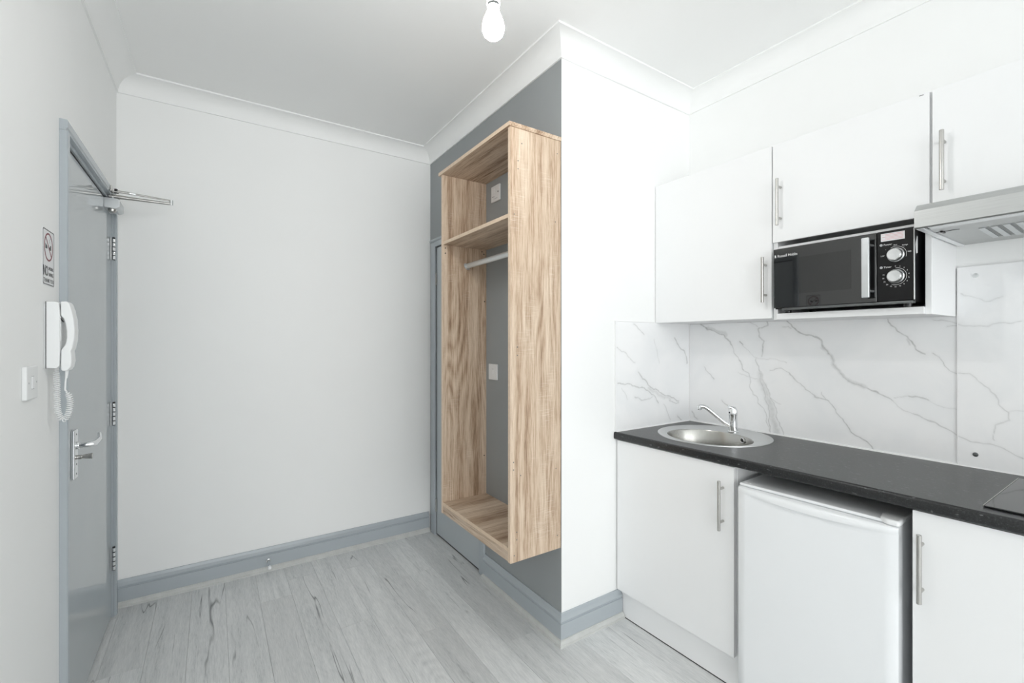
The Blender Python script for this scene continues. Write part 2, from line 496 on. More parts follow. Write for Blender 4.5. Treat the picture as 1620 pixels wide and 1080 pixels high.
# cornice
CZ = ZC - 0.085
prof = [(0, CZ), (0.008, CZ), (0.008, CZ+0.006)]
for k in range(1, 10):
    a = math.pi/2*k/10
    prof.append((0.079-0.071*math.cos(a), CZ+0.006+0.071*math.sin(a)))
prof += [(0.079, CZ+0.077), (0.086, CZ+0.077), (0.086, ZC), (0, ZC)]
runs = [((XL, YN), (XL, YB), (1, 0), -1, 1, 'white cornice along the entrance door wall'),
        ((XL, YB), (XG, YB), (0, -1), 1, 1, 'white cornice along the plain end wall'),
        ((XG, YB), (XG, YJ), (-1, 0), 1, -1, 'white cornice above the grey wardrobe wall'),
        ((XG, YJ), (XK, YJ), (0, -1), -1, 1, 'white cornice above the narrow white wall face'),
        ((XK, YJ), (XK, YR), (-1, 0), 1, 1, 'white cornice above the kitchen wall'),
        ((XK, YR), (XW, YR), (0, 1), 1, 1, 'white cornice above the window wall'),
        ((XW, YR), (XW, YN), (1, 0), 1, 1, 'white cornice along the side wall'),
        ((XW, YN), (XL, YN), (0, -1), 1, -1, 'white cornice above the return wall')]
for i, (a, b, n, m0, m1, lb) in enumerate(runs):
    struct(G().sweep(prof, a, b, n, m0, m1).build('trim_%d' % (i+1), 'cove', smooth=25), lb, 'cornice')

# skirting with a pale bead along the floor
SK = [(0, 0), (0.018, 0), (0.018, 0.091), (0.0135, 0.093), (0.0135, 0.096), (0.0175, 0.100), (0.0182, 0.105), (0.016, 0.110),
      (0.011, 0.114), (0.0085, 0.119), (0.008, 0.126), (0.0055, 0.131), (0, 0.131)]
BD = [(0.0182, 0.0), (0.033, 0.0), (0.033, 0.007), (0.0305, 0.0085), (0.0305, 0.013), (0.026, 0.020), (0.0215, 0.0225), (0.0215, 0.026), (0.0182, 0.027)]
def skirting(side, a, b, n, m0, m1, lb):
    s = struct(G().sweep(SK, a, b, n, m0, m1).build('baseboard_'+side, 'greywood', smooth=30), lb, 'skirting')
    G().sweep(BD, a, b, n, m0, m1).build('floor_bead', 'bead', s, smooth=30)
skirting('back', (XL, YB), (XG-0.014, YB), (0, -1), 0, 0, 'grey skirting board with pale floor bead along the end wall')
skirting('right', (XG, 2.196), (XG, YJ), (-1, 0), 0, -1, 'grey skirting board under the wardrobe')
skirting('pier', (XG, YJ), (1.640, YJ), (0, -1), -1, 0, 'grey skirting board beside the sink cabinet')
skirting('left', (XL, YN), (XL, 1.950), (1, 0), 0, 0, 'grey skirting board on the entrance door wall')

# ------------------------------------------------------------------ entrance door
door = thing('door_1', 'grey gloss entrance door with silver lever handle', 'door', (XL, 2.43, 0), kind='structure')
G().box(-0.447, -0.405, 2.012, 2.861, 0.008, 1.965).build('door_leaf', 'greydoor', door, 0.0015)
G().box(-0.446, -0.4048, 2.013, 2.860, 1.9652, 1.9708).build('gap_shade_or_seal', 'dark', door, smooth=0)  # near-black strip paints the shade in the gap above the leaf
arch = [('y', 1.957, DY0, -0.380), ('y', DY1, 2.908, -0.386)]
for _, a, b, xf in arch:
    g = G().prism([(XL, a), (xf-0.003, a), (xf, a+0.004 if a < 2.5 else a+0.003), (xf, b-0.008), (xf-0.004, b-0.004), (xf-0.004, b), (XL, b)], 2, 0, 1.984 if a < 2.5 else 1.984)
    g.build('architrave', 'greywood', door, 0.001)
g = G().prism([(XL, 2.018), (-0.383, 2.018), (-0.380, 2.015), (-0.380, 1.993), (-0.384, 1.989), (-0.384, 1.984), (XL, 1.984)], 1, 1.957, 2.908)
g.build('architrave', 'greywood', door, 0.001)
# lining with its rebate
G().box(-0.52, -0.397, DY0+0.0002, DY0+0.016, 0, 1.984).build('door_lining', 'greywood', door, 0.001)
G().box(-0.52, -0.397, 2.864, DY1-0.0002, 0, 1.984).build('door_lining', 'greywood', door, 0.001)
G().box(-0.52, -0.397, DY0+0.016, 2.864, 1.971, 1.9838).build('door_lining', 'greywood', door, 0.001)
G().box(-0.52, -0.450, DY0+0.016, 2.864, 0.0, 1.971).build('gap_shade_backing', 'dark', door, smooth=0)  # near-black slab behind the leaf so its gaps look shaded
for z0, z1 in ((1.713, 1.816), (0.921, 1.027), (0.225, 0.334)):
    h = G().box(-0.4055, -0.4035, 2.853, 2.860, z0, z1).box(-0.398, -0.3955, 2.864, 2.870, z0, z1).build('hinge', 'nickel', door, 0.0006)
    n = 5
    for k in range(n):
        a = z0 + (z1-z0)*k/n; b = z0 + (z1-z0)*(k+1)/n - 0.0042
        G().cyl((-0.3955, 2.8635, a), (-0.3955, 2.8635, b), 0.0062, 12).build('knuckle', 'chrome', h, 0.0008)
    G().cyl((-0.3955, 2.8635, z0-0.003), (-0.3955, 2.8635, z1+0.003), 0.0052, 10).build('pin', 'dark', h)
# lever handle on its backplate
pl = G().box(-0.4052, -0.394, 2.118, 2.166, 0.845, 1.014).build('handle_plate', 'chrome', door, 0.004, 3)
G().tube([(-0.394, 2.150, 0.958), (-0.370, 2.150, 0.958), (-0.356, 2.152, 0.958), (-0.350, 2.165, 0.959), (-0.349, 2.200, 0.961), (-0.349, 2.235, 0.962), (-0.351, 2.252, 0.968), (-0.353, 2.262, 0.978)],
         [0.0085, 0.0095, 0.0098, 0.0095, 0.008, 0.0072, 0.006, 0.0045], 14).build('lever', 'chrome', pl)
G().cyl((-0.394, 2.150, 0.958), (-0.389, 2.150, 0.958), 0.0135, 20).build('lever_collar', 'chrome', pl, 0.001)
G().cyl((-0.394, 2.150, 0.917), (-0.381, 2.150, 0.917), 0.0075, 16).build('thumb_turn', 'nickel', pl, 0.001)
G().tube([(-0.384, 2.150, 0.917), (-0.372, 2.150, 0.917), (-0.354, 2.150, 0.917)], [0.005, 0.008, 0.0105], 14, squash=0.6).build('thumb_turn', 'nickel', pl, 0.0008)
for zz in (0.862, 0.998, 0.895):
    G().cyl((-0.3942, 2.142, zz), (-0.3932, 2.142, zz), 0.0032, 10).build('screw_head', 'cap', pl)
for zz in (0.958, 0.917):
    G().box(-0.3972, -0.3962, DY0+0.0165, DY0+0.0175, zz-0.014, zz+0.014).build('handle_reflection', 'nickel', door, smooth=0)  # slivers standing for the lever and thumb turn reflected in the jamb

# ------------------------------------------------------------------ overhead door closer
cl = thing('door_closer', 'silver overhead door closer with folded arm above the entrance door', 'door closer', (-0.405, 2.745, 1.918))
b = G().prism([(-0.405, 1.921), (-0.366, 1.919), (-0.352, 1.928), (-0.352, 1.958), (-0.358, 1.965), (-0.405, 1.965)], 1, 2.684, 2.815).build('closer_body', 'alu', cl, 0.002)
G().lathe([(0.0, 0.0), (0.008, 0.0), (0.014, 0.005), (0.0155, 0.012), (0.0155, 0.016)], (-0.380, 2.712, 1.904), seg=20).build('valve_cap', 'nickel', b)
G().cyl((-0.380, 2.722, 1.964), (-0.380, 2.722, 1.984), 0.009, 16).build('spindle', 'chrome', cl, 0.001)
G().tube([(-0.394, 2.722, 1.980), (-0.375, 2.722, 1.981), (-0.30, 2.722, 1.981), (-0.168, 2.722, 1.9815)], [0.010, 0.0105, 0.0075, 0.0065], 12).build('main_arm', 'nickel', cl)
G().cyl((-0.166, 2.722, 1.975), (-0.166, 2.722, 2.0), 0.0075, 14).build('elbow_joint', 'chrome', cl, 0.001)
G().tube([(-0.168, 2.722, 1.9965), (-0.300, 2.690, 1.996)], 0.0042, 10).build('link_rod', 'nickel', cl)
G().tube([(-0.296, 2.691, 1.996), (-0.318, 2.686, 1.996)], [0.0068, 0.0068], 12).build('adjuster_nut', 'chrome', cl, 0.001)
G().tube([(-0.316, 2.686, 1.996), (-0.366, 2.673, 1.994)], 0.0055, 10).build('link_rod', 'nickel', cl)
br = G().box(-0.3798, -0.3735, 2.650, 2.696, 1.988, 2.012).box(-0.3735, -0.353, 2.660, 2.686, 1.986, 1.991).build('frame_bracket', 'nickel', cl, 0.001)
G().cyl((-0.362, 2.673, 1.984), (-0.362, 2.673, 2.004), 0.006, 12).build('bracket_pivot', 'dark', br, 0.001)

# ------------------------------------------------------------------ no smoking sign
sg = thing('no_smoking_sign', 'white no smoking sign on the wall beside the entrance door', 'sign', (XL, 1.843, 1.482))
SX = XL + 0.0012
g = G().box(XL, SX, 1.788, 1.898, 1.482, 1.645)
g.build('sign_plate', 'paper', sg, 0.0003, 1)
def rounded(y0, y1, z0, z1, r, n=5):
    pts = []
    for cy, cz, a0 in ((y1-r, z1-r, 0), (y0+r, z1-r, 90), (y0+r, z0+r, 180), (y1-r, z0+r, 270)):
        for k in range(n+1):
            a = math.radians(a0+90*k/n); pts.append((cy+r*math.cos(a), cz+r*math.sin(a)))
    return pts
def outline(pts, w, x, t=0.0004):
    c = (sum(p[0] for p in pts)/len(pts), sum(p[1] for p in pts)/len(pts))
    n = len(pts); g = G()
    inner = []
    for i in range(n):
        d = Vector((pts[i][0]-c[0], pts[i][1]-c[1])); L = d.length
        d = d/L
        inner.append((pts[i][0]-d.x*w*1.2, pts[i][1]-d.y*w*1.2))
    vs = [(x, p[0], p[1]) for p in pts]+[(x, p[0], p[1]) for p in inner]+[(x+t, p[0], p[1]) for p in pts]+[(x+t, p[0], p[1]) for p in inner]
    fs = []
    for i in range(n):
        j = (i+1) % n
        fs += [(2*n+i, 2*n+j, 3*n+j, 3*n+i), (i, j, 2*n+j, 2*n+i), (n+i, 3*n+i, 3*n+j, n+j)]
    return g.add(vs, fs)
outline(rounded(1.790, 1.896, 1.484, 1.643, 0.007), 0.0022, SX).build('sign_border', 'ink', sg, smooth=0)
rc = (1.843, 1.594)
ringp = [(rc[0]+0.041*math.cos(2*math.pi*k/48), rc[1]+0.041*math.sin(2*math.pi*k/48)) for k in range(48)]
outline(ringp, 0.0038, SX).build('prohibition_ring', 'red_ink', sg, smooth=0)
d = 0.040/math.sqrt(2)
G().prism([(rc[0]-d-0.0012, rc[1]+d-0.0012), (rc[0]-d+0.0012, rc[1]+d+0.0012), (rc[0]+d+0.0012, rc[1]-d+0.0012), (rc[0]+d-0.0012, rc[1]-d-0.0012)], 0, SX+0.0001, SX+0.0006).build('prohibition_bar', 'red_ink', sg, smooth=0)
g = G().prism([(1.813, 1.588), (1.830, 1.588), (1.830, 1.596), (1.813, 1.602)], 0, SX, SX+0.0004)
g.prism([(1.849, 1.587), (1.866, 1.587), (1.866, 1.601), (1.858, 1.601), (1.858, 1.595), (1.849, 1.595)], 0, SX, SX+0.0004)
g.build('smoking_pictogram', 'ink', sg, smooth=0)
wv = [(1.846+0.004*math.sin(k*1.1)+k*0.0016, 1.606+k*0.0022) for k in range(9)]
g = G()
for (a, b_), (c_, d_) in zip(wv[:-1], wv[1:]):
    g.prism([(a, b_), (a+0.0035, b_), (c_+0.0035, d_), (c_, d_)], 0, SX, SX+0.0003)
g.build('smoke_wisp', 'pale_ink', sg, smooth=0)
R_, U_ = (0, 1, 0), (0, 0, 1)
lettering('NO', 0.040, (SX, 1.792, 1.510), R_, U_, 'lettering', 'ink', sg, squeeze=0.72, bold=0.0008)
lettering('SMOKING', 0.0135, (SX, 1.842, 1.528), R_, U_, 'lettering', 'ink', sg, squeeze=0.78)
lettering('VAPING', 0.0155, (SX, 1.842, 1.510), R_, U_, 'lettering', 'ink', sg, squeeze=0.86)
lettering('THANK YOU', 0.0165, (SX, 1.797, 1.491), R_, U_, 'lettering', 'ink', sg, squeeze=1.0)

# ------------------------------------------------------------------ intercom phone
ph = thing('intercom_phone', 'white intercom handset with coiled cord beside the entrance door', 'intercom', (XL, 1.845, 1.24))
G().box(XL, -0.3965, 1.803, 1.887, 1.245, 1.428).build('back_plate', 'white_plastic', ph, 0.001)
g = G().prism([(-0.3955, 1.244), (-0.374, 1.243), (-0.368, 1.249), (-0.3665, 1.30), (-0.3668, 1.40), (-0.369, 1.431), (-0.373, 1.434), (-0.3955, 1.434)], 1, 1.800, 1.890)
bs = g.build('phone_base', 'white_plastic', ph, 0.004, 3)
hp = [(-0.3665, 1.4355), (-0.353, 1.4365), (-0.348, 1.430), (-0.343, 1.412), (-0.3385, 1.385), (-0.3365, 1.355), (-0.3375, 1.325), (-0.3415, 1.300),
      (-0.345, 1.292), (-0.3435, 1.283), (-0.343, 1.262), (-0.345, 1.246), (-0.351, 1.236), (-0.361, 1.2335), (-0.3655, 1.238),
      (-0.3662, 1.262), (-0.3655, 1.296), (-0.3560, 1.312), (-0.3535, 1.330), (-0.3535, 1.352), (-0.3560, 1.372), (-0.3600, 1.386), (-0.3660, 1.395)]
hs = G().prism(hp, 1, 1.806, 1.856).build('handset', 'white_plastic', ph, 0.0035, 3, bangle=25)
G().box(-0.3675, -0.3655, 1.806, 1.858, 1.322, 1.392).build('hook_recess', 'cream_plastic', bs, 0.0004)
G().cyl((-0.3668, 1.8075, 1.388), (-0.3600, 1.8075, 1.376), 0.0016, 8).build('switch_hook', 'dark', bs)
G().box(-0.3957, -0.3945, 1.7995, 1.8005, 1.243, 1.434).build('seam', 'dark', bs, smooth=0)
def spline(pts, n):
    P = [Vector(p) for p in pts]; P = [P[0]*2-P[1]] + P + [P[-1]*2-P[-2]]
    out = []
    for i in range(1, len(P)-2):
        for k in range(n):
            t = k/n
            out.append(0.5*((2*P[i]) + (-P[i-1]+P[i+1])*t + (2*P[i-1]-5*P[i]+4*P[i+1]-P[i+2])*t*t + (-P[i-1]+3*P[i]-3*P[i+1]+P[i+2])*t**3))
    out.append(P[-2])
    return out
cp = spline([(-0.381, 1.832, 1.240), (-0.379, 1.832, 1.205), (-0.3785, 1.832, 1.160), (-0.3775, 1.832, 1.125), (-0.373, 1.832, 1.101), (-0.365, 1.832, 1.091),
             (-0.3565, 1.832, 1.103), (-0.3515, 1.832, 1.128), (-0.352, 1.832, 1.153), (-0.359, 1.832, 1.174)], 60)
L = [0.0]
for a, b_ in zip(cp[:-1], cp[1:]): L.append(L[-1] + (b_-a).length)
turns = 42; path = []
for q in range(turns*9+1):
    s_ = L[-1]*q/(turns*9)
    i = max(0, min(len(L)-2, next((k for k in range(len(L)-1) if L[k+1] >= s_), len(L)-2)))
    t = (s_-L[i])/max(1e-9, L[i+1]-L[i]); p = cp[i].lerp(cp[i+1], t); tg = (cp[i+1]-cp[i]).normalized()
    s1 = Vector((0, 1, 0)); s2 = tg.cross(s1).normalized(); a = 2*math.pi*q/9
    fade = min(1.0, q/18, (turns*9-q)/18)
    path.append(p + (s1*math.cos(a) + s2*math.sin(a))*0.0064*max(0.15, fade))
G().tube(path, 0.0015, 6).build('coiled_cord', 'white_plastic', ph, smooth=60)
G().tube(spline([(-0.359, 1.832, 1.174), (-0.3615, 1.832, 1.180), (-0.3605, 1.832, 1.205), (-0.3585, 1.832, 1.225), (-0.3575, 1.832, 1.236)], 6), 0.0022, 8).build('cord_tail', 'white_plastic', ph, smooth=60)
G().tube([(-0.3592, 1.832, 1.212), (-0.3577, 1.832, 1.236)], [0.003, 0.0042], 10).build('strain_relief', 'white_plastic', hs, smooth=60)

# ------------------------------------------------------------------ switches
def plate(name, label, cat, wall, cy, cz, group=None):
    """86 mm faceplate on the left wall (wall=-1) or grey wall (wall=1); returns builder info"""
    x0 = XL if wall < 0 else XG
    s = 1 if wall < 0 else -1
    t = thing(name, label, cat, (x0, cy, cz-0.043), group=group)
    return t, x0, s
t, x0, s = plate('light_switch', 'white light switch on the wall below the intercom', 'switch', -1, 1.665, 1.2135)
G().box(x0, x0+0.0105, 1.622, 1.708, 1.1705, 1.2565).build('faceplate', 'cream_plastic', t, 0.003, 3)
G().box(x0+0.009, x0+0.0122, 1.656, 1.674, 1.198, 1.229).build('rocker', 'white_plastic', t, 0.0012)
G().box(x0+0.0100, x0+0.0107, 1.6545, 1.6755, 1.1965, 1.2305).build('rocker_gap', 'pale_ink', t, smooth=0)
for yy in (1.635, 1.695):
    G().cyl((x0+0.0095, yy, 1.2135), (x0+0.0109, yy, 1.2135), 0.0028, 10).build('screw_cap', 'pale_ink', t)

t, x0, s = plate('fused_spur', 'white fused connection plate on the grey wall in the top compartment of the wardrobe', 'socket', 1, 2.0745, 2.115)
G().box(x0-0.0105, x0, 2.0315, 2.1175, 2.072, 2.158).build('faceplate', 'cream_plastic', t, 0.003, 3)
G().box(x0-0.0120, x0-0.009, 2.080, 2.108, 2.118, 2.146).build('fuse_carrier', 'white_plastic', t, 0.001)
G().box(x0-0.0112, x0-0.0100, 2.0815, 2.1065, 2.098, 2.102).build('fuse_slot', 'pale_ink', t, smooth=0)
G().cyl((x0-0.0112, 2.045, 2.118), (x0-0.0095, 2.045, 2.118), 0.0042, 10).build('indicator', 'dark', t)
G().box(x0-0.0112, x0-0.0100, 2.052, 2.090, 2.086, 2.0885).build('print', 'pale_ink', t, smooth=0)
t, x0, s = plate('wall_switch', 'white switch plate on the grey wall in the hanging space of the wardrobe', 'switch', 1, 2.101, 1.155)
G().box(x0-0.0105, x0, 2.058, 2.144, 1.112, 1.198).build('faceplate', 'cream_plastic', t, 0.003, 3)
G().box(x0-0.0118, x0-0.009, 2.094, 2.108, 1.143, 1.169).build('rocker', 'white_plastic', t, 0.0012)
G().box(x0-0.0110, x0-0.0098, 2.093, 2.109, 1.1695, 1.1715).build('print', 'pale_ink', t, smooth=0)

# ------------------------------------------------------------------ closet door behind the wardrobe
d2 = thing('door_2', 'plain grey closet door half hidden behind the wardrobe', 'door', (XG, 2.55, 0), kind='structure')
G().box(XG+0.001, XG+0.04, D2Y0+0.013, D2Y1-0.011, 0.012, D2Z-0.012).build('door_leaf', 'greydoor', d2, 0.0015)
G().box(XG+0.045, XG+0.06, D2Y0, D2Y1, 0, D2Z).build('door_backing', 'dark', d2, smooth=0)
G().box(XG+0.006, XG+0.044, D2Y0, D2Y1, 0.0002, 0.0115).build('under_leaf_shade', 'dark', d2, smooth=0)  # near-black filler paints the shade under the closet leaf
for a, b_ in ((2.196, 2.252), (2.862, 2.928)):
    G().box(XG-0.013, XG, a, b_, 0, 2.0).build('architrave', 'greywood', d2, 0.003, 2)
G().box(XG-0.013, XG, 2.253, 2.861, 1.965, 2.0).build('architrave', 'greywood', d2, 0.003, 2)
g = G().prism([(XG, 2.0), (XG-0.013, 2.0), (XG-0.020, 2.006), (XG-0.020, 2.013), (XG-0.012, 2.022), (XG, 2.022)], 1, 2.186, 2.934)
g.build('architrave_cap', 'greywood', d2)
for z0, z1 in ((1.70, 1.79), (0.16, 0.25)):
    h = G().cyl((XG-0.004, 2.859, z0), (XG-0.004, 2.859, z1), 0.005, 10).build('hinge', 'nickel', d2, 0.0008)

# ------------------------------------------------------------------ door stop on the skirting
ds = thing('door_stop', 'small chrome door stop with white tip on the end wall skirting', 'door stop', (0.268, YB-0.018, 0.052))
G().lathe([(0.0, 0), (0.013, 0), (0.013, 0.003), (0.006, 0.006), (0.0055, 0.05), (0.0075, 0.055), (0.0075, 0.060), (0, 0.060)], (0.268, YB-0.018, 0.060), (0, -1, -0.25), 18).build('stem', 'chrome', ds)
G().lathe([(0.0, 0), (0.0085, 0), (0.0095, 0.006), (0.008, 0.016), (0, 0.018)], (0.268, YB-0.018-0.056, 0.0457), (0, -1, -0.25), 16).build('rubber_tip', 'white_plastic', ds)

# ------------------------------------------------------------------ pendant bulb
BX, BY = 0.628, 1.040
pd = thing('pendant_light', 'bare glowing light bulb hanging on a white pendant', 'light', (BX, BY, 2.135))
PX = lambda pr, z: G().lathe(pr, (BX, BY, z), seg=28)
PX([(0.0, 0.0), (0.009, 0.001), (0.018, 0.0045), (0.0252, 0.0115), (0.0290, 0.021), (0.0298, 0.030), (0.0282, 0.042), (0.0235, 0.056), (0.0175, 0.070), (0.0142, 0.082), (0.0132, 0.088), (0, 0.088)], 2.132).build('bulb', 'bulb', pd, smooth=60)
PX([(0.0, 0.0), (0.0165, 0.0), (0.0168, 0.007), (0, 0.007)], 2.217).build('bulb_collar', 'cap', pd, smooth=40)
PX([(0.0, 0.0), (0.0185, 0.0), (0.0195, 0.012), (0.0185, 0.030), (0.014, 0.048), (0.006, 0.056), (0.004, 0.062), (0, 0.062)], 2.2245).build('lampholder', 'white_plastic', pd, smooth=40)
PX([(0.0, 0.0), (0.0032, 0.0), (0.0032, ZC-0.02-2.28), (0, ZC-0.02-2.28)], 2.28).build('flex', 'white_plastic', pd, smooth=40)
PX([(0.0, 0.0), (0.012, 0.0), (0.038, 0.010), (0.040, 0.022), (0, 0.022)], ZC-0.022).build('ceiling_rose', 'white_plastic', pd, smooth=40)

# ================================================================== wardrobe
WX, WYR, WYL = 1.010, 1.537, 2.203
wd = thing('wardrobe', 'tall open pale oak wardrobe unit mounted on the grey wall', 'wardrobe', (1.14, 1.87, 0.415))
WB = XG - 0.0005
sr = G().box(WX, WB, WYR, WYR+0.018, 0.415, 2.197).build('side_panel', 'oak_z', wd, 0.0006, 1)
sl = G().box(WX, WB, WYL-0.018, WYL, 0.415, 2.197).build('side_panel', 'oak_z', wd, 0.0006, 1)
for p, a, b_ in ((sr, WYR+0.0008, WYR+0.0172), (sl, WYL-0.0172, WYL-0.0008)):
    G().box(WX-0.0008, WX+0.0002, a, b_, 0.416, 2.196).build('edging', 'oak_edge', p, smooth=0)
tp = G().box(WX-0.008, WB, WYR-0.004, WYL+0.020, 2.1972, 2.215).build('top_panel', 'oak_y', wd, 0.0006, 1)
G().box(WX-0.0088, WX-0.0078, WYR-0.003, WYL+0.019, 2.198, 2.214).build('edging', 'oak_edge', tp, smooth=0)
sh = G().box(WX+0.002, WB, WYR+0.0182, WYL-0.0182, 1.829, 1.846).build('shelf', 'oak_y', wd, 0.0006, 1)
G().box(WX+0.0012, WX+0.0022, WYR+0.0185, WYL-0.0185, 1.8298, 1.8452).build('edging', 'oak_edge', sh, smooth=0)
bt = G().box(WX+0.0005, WB, WYR+0.0182, WYL-0.0182, 0.457, 0.474).build('bottom_panel', 'oak_x', wd, 0.0006, 1)
G().box(WX-0.0003, WX+0.0006, WYR+0.0185, WYL-0.0185, 0.4576, 0.4734).build('edging', 'oak_edge', bt, smooth=0)
G().box(WX+0.001, WX+0.018, WYR+0.0182, WYL-0.0182, 0.416, 0.4568).build('plinth_strip', 'oak_y', wd, 0.0006, 1)
rl = G().tube([(1.150, WYR+0.019, 1.728), (1.150, WYL-0.019, 1.728)], 0.0145, 18, squash=0.55).build('hanging_rail', 'rail', wd)
for a, b_ in ((WYR+0.0181, WYR+0.025), (WYL-0.025, WYL-0.0181)):
    sk = G().lathe([(0.0, 0), (0.021, 0), (0.021, b_-a), (0, b_-a)], (1.150, a, 1.726), (0, 1, 0), 20, (0.62, 1.0)).build('rail_socket', 'alu', wd, 0.001)
    for dz in (0.027, -0.010):
        G().cyl((1.150, a if a > 2 else b_, 1.726+dz*0.6), (1.150, (a-0.001) if a > 2 else (b_+0.001), 1.726+dz*0.6), 0.003, 8).build('screw_head', 'dark', sk)
for x, z in ((1.066, 2.138), (1.254, 2.139), (1.047, 2.063), (1.047, 2.030), (1.028, 1.841), (1.243, 1.840), (1.044, 1.297), (1.044, 1.263),
             (1.013+0.012, 0.826), (1.025, 0.795), (1.060, 0.767), (1.247, 0.767), (1.041, 0.537), (1.041, 0.506), (1.255, 0.474), (1.028, 0.444)):
    G().cyl((x, WYR+0.002, z), (x, WYR-0.0004, z), 0.0026, 8).build('screw_head', 'cap', sr)
for x, z in ((1.024, 1.813), (1.024, 1.786), (1.246, 1.817), (1.258, 1.805), (1.262, 1.542), (1.260, 0.686)):
    G().cyl((x, WYL-0.020, z), (x, WYL-0.0176, z), 0.0032, 8).build('screw_hole', 'dark', sl)

# ================================================================== kitchen, base run (turned about one degree off the wall)
PIV, RUN = (1.606, YJ-0.004), math.radians(1.02)

def bar_handle(parent, y, z0, z1, xd, out=0.030):
    """steel T-bar handle: bar and two posts as one part"""
    x = xd - out
    h = G().cyl((x, y, z0), (x, y, z1), 0.0060, 16).build('handle', 'nickel', parent, 0.0006, 1)
    for z in (z0+0.031, z1-0.031):
        G().cyl((x, y, z), (xd+0.0005, y, z), 0.0048, 12).build('handle_post', 'nickel', h)
    return h

def base_cabinet(name, label, y0, y1, hy, plinth):
    t = thing(name, label, 'cabinet', (PIV[0], PIV[1], 0), RUN)
    xd = 1.612
    c = G()
    xb = 2.11
    c.box(xd+0.021, xb, y0, y0+0.016, 0.140, 0.854).box(xd+0.021, xb, y1-0.016, y1, 0.140, 0.854)
    c.box(xd+0.021, xb, y0+0.016, y1-0.016, 0.140, 0.156).box(xb-0.01, xb, y0+0.016, y1-0.016, 0.156, 0.854)
    c.build('carcass', 'white_lam', t, 0.0006, 1)
    d = G().box(xd, xd+0.018, y0+0.002, y1-0.002, 0.138, 0.850).build('door', 'white_lam', t, 0.0012, 2)
    bar_handle(d, hy, 0.606, 0.794, xd)
    if plinth:
        G().box(1.643, 1.658, y0+0.001, y1-0.002, 0.002, 0.1385).build('plinth', 'white_lam', t, 0.001)
        G().box(1.6425, 1.6435, y0+0.002, y1-0.003, 0.0, 0.004).build('plinth_seal', 'dark', t, smooth=0)
    return t
# sink cabinet and hob cabinet
base_cabinet('base_cabinet', 'white base cabinet under the steel sink', 0.948, 1.527, 0.992, True)
base_cabinet('base_cabinet', 'white base cabinet under the black hob', -0.160, 0.438, 0.415, True)

